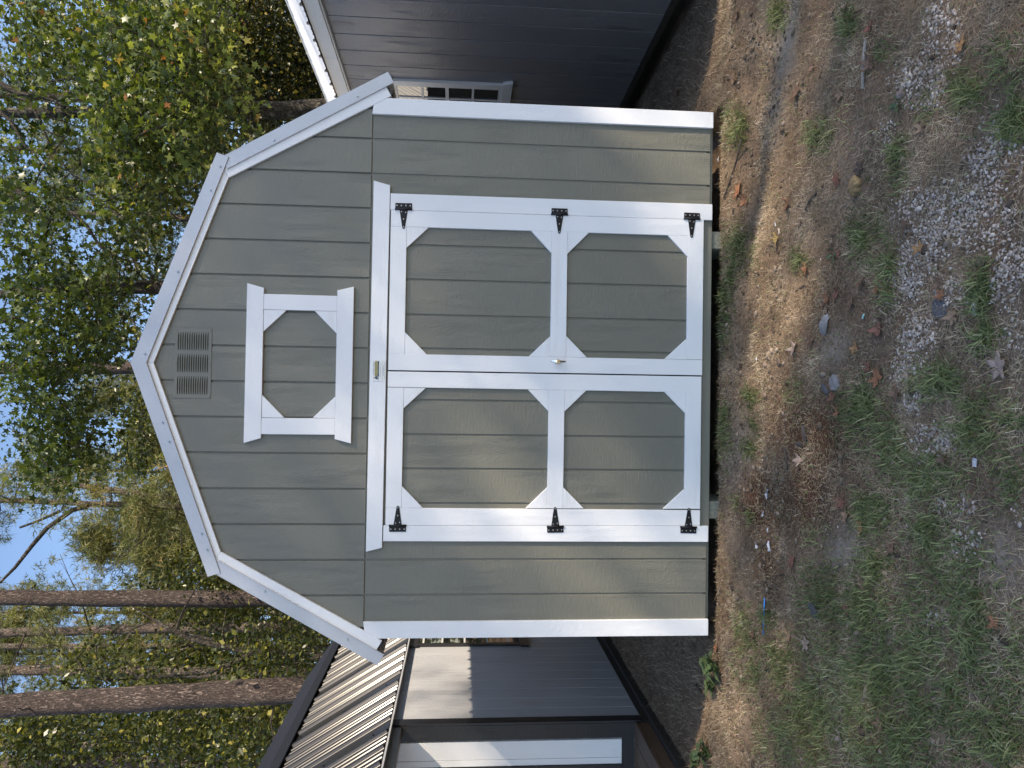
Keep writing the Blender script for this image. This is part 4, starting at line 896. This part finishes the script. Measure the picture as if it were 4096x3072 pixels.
def fallen_leaf(x, y, dpx, col, label, lobes=5, curl=.35, rot=None):
    g0 = on_ground(x, y); dist = float((g0-CAM)@FW); R_ = dpx*dist/FPX*.56
    r0 = random.random()*6.28 if rot is None else rot
    ring = []; ns = lobes*6; gap = 0 if lobes < 5 else .55   # opening at the stalk
    span = 2*math.pi-gap
    for i in range(ns+1):
        u = i/ns; ph = u*lobes; fr_ = abs((ph % 1)-.5)*2      # 0 at lobe tip, 1 at notch
        li = int(min(lobes-1, ph)); lobe_len = (.8, .98, 1.08, .98, .8)[li] if lobes == 5 else (1, 1.1, 1)[li % 3]
        rad = R_*(.43+(lobe_len-.43)*(1-fr_)**1.5+.04*random.random())
        ang_ = -math.pi/2+gap/2+span*u; ring.append((rad*math.cos(ang_), rad*math.sin(ang_), rad))
    ca, cb = random.random()*6.28, (.3+random.random())*curl/R_*.9
    tiltx, tilty = random.gauss(0, .16), random.gauss(0, .16)
    def put(px_, py__, lift=0):
        s_ = px_*math.cos(ca)+py__*math.sin(ca); s2 = -px_*math.sin(ca)+py__*math.cos(ca)
        z = cb*s_*s_+.25*cb*s2*s2+tiltx*px_+tilty*py__+lift
        X_ = px_*math.cos(r0)-py__*math.sin(r0); Y_ = px_*math.sin(r0)+py__*math.cos(r0); return (X_, Y_, z)
    Vv = [put(0, 0, 0)]; Fv = []
    for t in (.35, .7, 1.):
        for (ax_, ay_, rd) in ring: Vv.append(put(ax_*t, ay_*t, random.gauss(0, .02)*R_*t))
    m1 = ns+1
    for i in range(ns): Fv.append((0, 1+i, 2+i))
    for k in (0, 1):
        for i in range(ns): o1 = 1+k*m1+i; Fv.append((o1, o1+m1, o1+m1+1, o1+1))
    zmin = min(v[2] for v in Vv); Vv = [(v[0], v[1], v[2]-zmin*.75+.004) for v in Vv]
    me = bpy.data.meshes.new('fallen_leaf'); me.from_pydata(Vv, [], Fv); me.materials.append(LM[col]); o = bpy.data.objects.new('fallen_leaf', me); COL.objects.link(o)
    me.polygons.foreach_set('use_smooth', [True]*len(me.polygons))
    sd = o.modifiers.new('thickness', 'SOLIDIFY'); sd.thickness = .0007
    o.location = tuple(g0+np.array([0, 0, .004])); OFF[o.name] = tuple(o.location); tag(o, label, 'fallen leaf', 'fallen leaves on the ground')
    c0 = put(0, -R_*.02); c1 = put(R_*.25, -R_*.9, .3*R_); c2 = put(R_*.5, -R_*1.35, .15*R_)
    st = MB().tube([(c[0], c[1], c[2]-zmin*.75+.004) for c in (c0, c1, c2)], [.0011, .0009, .0008], 5)
    me2 = bpy.data.meshes.new('stalk'); me2.from_pydata(st.v, [], st.f); me2.materials.append(LM[col]); s_ = bpy.data.objects.new('stalk', me2); COL.objects.link(s_); s_.parent = o
FL = [(3388,28,30,'tan','small tan leaf by the grass at the top edge of the picture',4),(3484,111,44,'red','narrow reddish leaf beside the weathered stick tip',3),(3489,250,70,'brown','large curled brown leaf lying against the weathered stick',5),
 (3257,268,38,'brown','brown leaf resting upright in the grey rut',4),(3192,370,62,'brown','big crumpled brown leaf in the shaded rut',5),(3366,380,44,'tan','orange-tan leaf standing in dry grass below the rut',4),(3854,185,66,'gold','large golden curled leaf on the upper gravel strip',5),
 (3697,509,58,'tan','tan star leaf with its stalk up, between two gravel patches',5),(3442,671,58,'dark','dark brown withered leaf just above the yellow stone',5),(3354,722,62,'red','red-brown curled leaf beside the yellow stone',5),(3158,820,56,'orange','pair-lobed orange leaf hanging over the edge of the rut',4),
 (3109,958,50,'yellow','small yellow and brown leaf on the sunny bank edge',4),(3628,905,66,'brown','rolled brown leaf standing on the gravel edge',3),(3685,990,54,'gold','gold star leaf at the left end of the main gravel patch',5),(3364,1013,32,'red','tiny dark red leaf in dry thatch',4),
 (3227,1078,46,'orange','sunlit orange leaf beside the bright grass sprig',4),(3313,1199,58,'orange','large orange leaf of the touching pair on dark soil',5),(3350,1178,44,'red','small crisp orange-red star of the touching pair',5),(3412,1212,48,'brown','red-brown leaf with folded wings near the green sprout',4),
 (3456,1134,50,'brown','folded brown leaf under the long grass runner',4),(3512,1161,34,'orange','small orange leaf near the gravel border',4),(3769,1134,54,'brown','upper brown leaf of the two above the grey disc of bark',4),(3771,1182,52,'orange','lower orange leaf of the two above the grey disc of bark',5),
 (3822,1268,66,'tan','speckled tan star leaf right of the grey disc of bark',5),(3521,1318,56,'red','rolled reddish leaf standing in thatch',3),(3428,1393,54,'gold','golden brown curled leaf below the grey sandy patch',5),(3183,1393,60,'pale','pale brown leaf on the bank in front of the doors',5),(3248,1365,48,'brown','brown leaf near the bank crest left of the curved bark',4),
 (3516,1512,84,'orange','large flat orange-brown star leaf, widest on the middle ground',5),(4002,1468,112,'pale','largest pale pinkish star leaf, at the near edge of the picture',5),(3479,1467,46,'red','small red-brown leaf just above the large orange star',4),(3592,1575,60,'brown','tall brown leaf with a white edge stuck in grass',4),(3335,1582,52,'red','red-brown leaf beside the flat grey slate',5),
 (3357,1647,40,'orange','little orange-red leaf on the dark red soil',5),(3204,1841,44,'pale','pinkish pale leaf on the dark red soil',4),(3523,1838,34,'tan','small tan leaf with a hole, in green grass',4),(3390,2060,52,'tan','tan folded leaf left of the brightest orange leaf',4),(3375,2013,50,'red','dull red leaf lying on pine straw',5),
 (3452,2106,64,'gold','bright yellow-orange star leaf, the brightest on the ground',5),(3785,1841,52,'brown','brown leaf under grass at the edge of the small gravel patch',4),(3572,2193,56,'brown','dark brown leaf deep in the grass below the centre',4),(3172,2249,60,'red','reddish brown leaf near the white paper scraps',5),(3197,1878,40,'brown','small brown leaf right of the pinkish pale leaf',4),
 (3229,2572,56,'pale','pale pink star leaf on grey thatch at lower left',5),(3530,2906,66,'brown','light brown ragged star leaf in the lower left grass',5),(3368,2950,52,'pale','pinkish square leaf near the bottom left',4),(3586,2429,58,'brown','faded brown leaf flattened in grass',5),(3396,2438,42,'red','small reddish leaf beside a grey bare spot',4),
 (3993,2490,54,'orange','orange curled leaf next to crossed pine straws',4),(3160,2545,46,'tan','small tan leaf near the blue straw',4),(3951,2924,50,'brown','greyish brown leaf at the lower right corner',4),(2941,319,44,'tan','tan leaf on the shaded path between the sheds',4),(2715,366,48,'brown','brown leaf lying in deep shade by the right shed',5),(2955,62,42,'brown','brown leaf in the shade at the top edge',4),
 (2958,760,60,'orange','curled orange leaf lit by the sun beside the shed corner',4),(2985,800,50,'orange','second curled orange leaf lit by the sun, nearer the skid',4),(3020,2545,40,'brown','brown leaf close to the blue straw tip',4),(2870,2590,40,'orange','orange-brown leaf at the left corner of the shed',3)]
for (x, y, d_, c_, lab, lb) in FL: fallen_leaf(x, y, d_*1.12, c_, lab, lb, curl=.6)
# --- single things lying about
def lump_obj(name, label, cat, x, y, size, mat, seed=0, flat=.6, group=None):
    g0 = on_ground(x, y); import bmesh
    bm = bmesh.new(); bmesh.ops.create_icosphere(bm, subdivisions=3, radius=1); r_ = np.random.default_rng(seed)
    q = r_.normal(size=(6, 3))
    for v in bm.verts:
        f = 1+.10*sum(math.sin(3*(v.co.x*a_[0]+v.co.y*a_[1]+v.co.z*a_[2])+i) for i, a_ in enumerate(q))/2
        v.co = Vector((v.co.x*size[0], v.co.y*size[1], v.co.z*size[2]))*f
    me = bpy.data.meshes.new(name); bm.to_mesh(me); bm.free(); me.materials.append(mat); o = bpy.data.objects.new(name, me); COL.objects.link(o)
    o.location = tuple(g0+np.array([0, 0, size[2]*.45])); o.rotation_euler = (r_.normal()*.15, r_.normal()*.15, r_.random()*3); tag(o, label, cat, group); return o
STONE = plain('ochre_stone', (.22, .145, .065), .8, 0., .6, 40., 1.); GREYST = plain('grey_slate', (.19, .18, .175), .8, 0., .3, 40., .8); WHITEST = plain('white_scrap', (.50, .49, .50), .7, 0., .15, 60., 1.)
lump_obj('stone', 'ochre and white stone, the biggest on the ground', 'stone', 3432, 745, (.042, .030, .026), STONE, 3)
lump_obj('stone', 'rounded brown pine-cone-like lump beside a green sprig', 'stone', 3606, 378, (.017, .015, .013), PEB if False else plain('brown_stone', (.2, .15, .13), .8, 0., .4, 80., 1.), 5)
def chip(name, label, cat, x, y, L_, W_, T_, mat, az, bend=0., tilt=0.):
    g0 = on_ground(x, y); mb = MB(); n = 7; top = []; 
    for i in range(n+1):
        t = i/n-.5; w = W_*(1-(2*abs(t))**2.6)**.5*(1+.15*math.sin(i*2.3))+W_*.1; z = bend*(1-4*t*t); top.append((t*L_, w/2, z))
    Vv = []; 
    for (u, w, z) in top: Vv += [(u, -w, z), (u, 0, z+T_*.6), (u, w, z), (u, w, z-T_), (u, -w, z-T_)]
    Fv = []
    for i in range(n):
        for k in range(5): a0 = 5*i+k; a1 = 5*i+(k+1) % 5; Fv.append((a0, a1, a1+5, a0+5))
    Fv += [(4, 3, 2, 1, 0), tuple(5*n+k for k in range(5))]
    me = bpy.data.meshes.new(name); me.from_pydata(Vv, [], Fv); me.materials.append(mat); o = bpy.data.objects.new(name, me); COL.objects.link(o)
    o.location = tuple(g0+np.array([0, 0, T_+.002])); o.rotation_euler = (tilt, 0, az); tag(o, label, cat); return o
chip('bark_piece', 'curved grey bark piece with holes on the bank', 'bark', 3308, 1300, .10, .035, .004, GREYST, 1.25-math.pi/2, .018, .4)
chip('slate', 'flat grey slate partly covered by soil', 'slate', 3345, 1530, .07, .06, .008, GREYST, .3, 0, .15)
chip('slate', 'dark slate standing in soil next to the flat one', 'slate', 3305, 1555, .07, .02, .006, plain('dark_slate', (.06, .06, .065), .8), .9, 0, .6)
chip('bark_piece', 'round dark grey bark disc sunk in the gravel', 'bark', 3765, 1228, .075, .07, .004, plain('grey_disc', (.085, .085, .09), .85, 0., .3, 120., .8), .2)
chip('bark_piece', 'dark lump of bark in the shaded grass on the left', 'bark', 3258, 2440, .085, .045, .008, plain('dark_bark', (.06, .06, .062), .8), 1.2)
chip('bark_piece', 'angular charcoal bark strip on dark red soil', 'bark', 3225, 1735, .085, .02, .008, plain('charcoal_bark', (.055, .045, .04), .85, 0., .4, 60., .8), .35, .006)
chip('bark_piece', 'upright charcoal bark strip meeting the angular one', 'bark', 3205, 1775, .06, .02, .008, plain('charcoal_bark', (.055, .045, .04), .85, 0., .4, 60., .8), 1.6, .004)
chip('stick', 'weathered grey flat stick half buried in dry grass', 'stick', 3462, 255, .19, .011, .006, plain('weathered_wood', (.24, .22, .20), .85, 0., .3, 60., .8), -.1+math.pi, .004)
chip('wood_chip', 'pale wood chip lying in the rut', 'wood chip', 3120, 925, .035, .011, .005, plain('pale_chip', (.45, .36, .29), .8), .3)
SC = [(2878,636,.030,'crumpled white paper scrap beside the right corner of the shed'),(3073,1975,.042,'long white paper scrap on the red soil'),(3056,2055,.030,'narrow white scrap below the long one'),(3082,2185,.048,'largest white paper scrap, torn at the end'),(3030,2180,.034,'white scrap left beside the largest one'),
      (3075,2120,.022,'small white scrap between two larger ones'),(3030,1435,.016,'thin white chip near the shed base'),(3105,898,.018,'white bit at the end of the wood chip'),(3458,1266,.018,'pale turquoise flake on brown thatch'),(3905,1848,.026,'pale blue scrap in the near grass'),(3820,1000,.0,''),(3905,1235,.035,'white lump at the gravel edge'),(4095-30,720,.0,'')]
for i, (x, y, s_, lab) in enumerate(SC):
    if s_ <= 0: continue
    g0 = on_ground(x, y); mb = MB(); r_ = np.random.default_rng(40+i); nn = 5; Vv = []
    for a_ in range(nn):
        for b_ in range(4): Vv.append(((a_/(nn-1)-.5)*s_*.45+r_.normal()*s_*.04, (b_/3-.5)*s_*1.1+r_.normal()*s_*.06, abs(r_.normal())*s_*.16+.003))
    Fv = [(a_*4+b_, a_*4+b_+1, a_*4+b_+5, a_*4+b_+4) for a_ in range(nn-1) for b_ in range(3)]
    me = bpy.data.meshes.new('paper_scrap'); me.from_pydata(Vv, [], Fv); me.materials.append(WHITEST if 'turq' not in lab else plain('turquoise_flake', (.35, .55, .5), .6)); o = bpy.data.objects.new('paper_scrap', me); COL.objects.link(o)
    sd = o.modifiers.new('thickness', 'SOLIDIFY'); sd.thickness = .001
    o.location = tuple(g0); o.rotation_euler = (0, 0, math.pi/2*0+r_.normal()*.3+1.5); tag(o, lab, 'scrap')
# blue drinking straw
a0 = on_ground(3060, 2539)+[0, 0, .010]; a1 = on_ground(3064, 2392)+[0, 0, .008]
st = MB(); st.tube([a0, a0*.5+a1*.5, a1], [.0032]*3, 12); o = st.build('straw', plain('blue_plastic', (.05, .30, .75), .3, 0., .05), smooth=True); tag(o, 'bright blue plastic straw lying on the ground left of the shed', 'straw')
# twigs
for pts, r0, lab in ((((2970, 560), (2950, 640), (2925, 720), (2900, 790), (2880, 900)), .006, 'long bare twig leaning across the shaded corner of the shed'), (((3270, 770), (3245, 800), (3225, 840)), .005, 'dark twig on the bank near the rut'),
                   (((3148, 1800), (3152, 1860), (3153, 1890)), .005, 'short grey root end in the red soil'), (((2790, 2740), (2815, 2775), (2835, 2800)), .008, 'broken grey stick end by the weeds at the left'), (((3222, 1140), (3200, 1155), (3185, 1165)), .005, 'crooked twig in the sunlit thatch')):
    P = [on_ground(x, y)+[0, 0, r0] for x, y in pts]; o = MB().tube(P, list(np.linspace(r0, r0*.5, len(P))), 7).build('twig', DB, smooth=True); tag(o, lab, 'twig')
# broad-leaved weeds
def weed(x, y, n, size, label, h=.1):
    g0 = on_ground(x, y); root = thing('weed', tuple(g0), label, 'weed'); cs = []
    for i in range(n):
        az = random.random()*6.28; el = .25+random.random()*1.0; ln = size*(.6+.6*random.random()); wd = ln*.22
        o0 = g0+np.array([random.gauss(0, .018), random.gauss(0, .018), h*random.random()*.8]); Vv = []; d_ = np.array([math.cos(az), math.sin(az), 0]); s_ = np.array([-math.sin(az), math.cos(az), 0])
        for k in range(6):
            t = k/5; c = o0+d_*ln*t*math.cos(el*(1-t*.7))+np.array([0, 0, 1])*(ln*t*math.sin(el)-.5*ln*t*t*.9); w = wd*math.sin(math.pi*min(1, .12+t*.88))**.7*(1+.22*math.sin(k*2.9))
            Vv += [c-s_*w+[0, 0, w*.3], c, c+s_*w+[0, 0, w*.3]]
        Fv = [f for k in range(5) for f in ((3*k, 3*k+1, 3*k+4, 3*k+3), (3*k+1, 3*k+2, 3*k+5, 3*k+4))]
        MB().poly(Vv, Fv).build('leaf', WEEDM, root, smooth=True)
    MB().tube([g0, g0+[.0, 0, h]], [.004, .002], 6).build('stem', WEEDM, root)
WEEDM = plain('weed_leaf_green', (.065, .098, .036), .45, 0., .35, 60., .3)
weed(2880, 2665, 26, .095, 'leafy green weed at the left corner of the shed', .09); weed(2862, 2730, 18, .08, 'lower half of the weed clump, wide serrated leaves, left of the shed', .05)
weed(2835, 3010, 20, .09, 'pale green weed at the left edge of the picture', .07); weed(2790, 3062, 12, .07, 'small dark weed against the porch shed skid', .04)
weed(3600, 405, 9, .03, 'tiny round-leaved sprig next to the brown lump', .01); weed(3340, 1040, 7, .03, 'little seedling in the thatch', .01)
# lettering objects become plain meshes
bpy.context.view_layer.update(); dg_ = bpy.context.evaluated_depsgraph_get()
for o in [o for o in bpy.data.objects if o.type == 'FONT']:
    me = bpy.data.meshes.new_from_object(o.evaluated_get(dg_)); nm = o.name; n2 = bpy.data.objects.new('lettering', me); COL.objects.link(n2)
    n2.parent = o.parent; n2.location = o.location; n2.rotation_euler = o.rotation_euler; n2.scale = o.scale; bpy.data.objects.remove(o)
for i, o in enumerate([o for o in bpy.data.objects if o.name.startswith('lettering')]): o.name = 'lettering' if i == 0 else 'lettering.%03d' % i
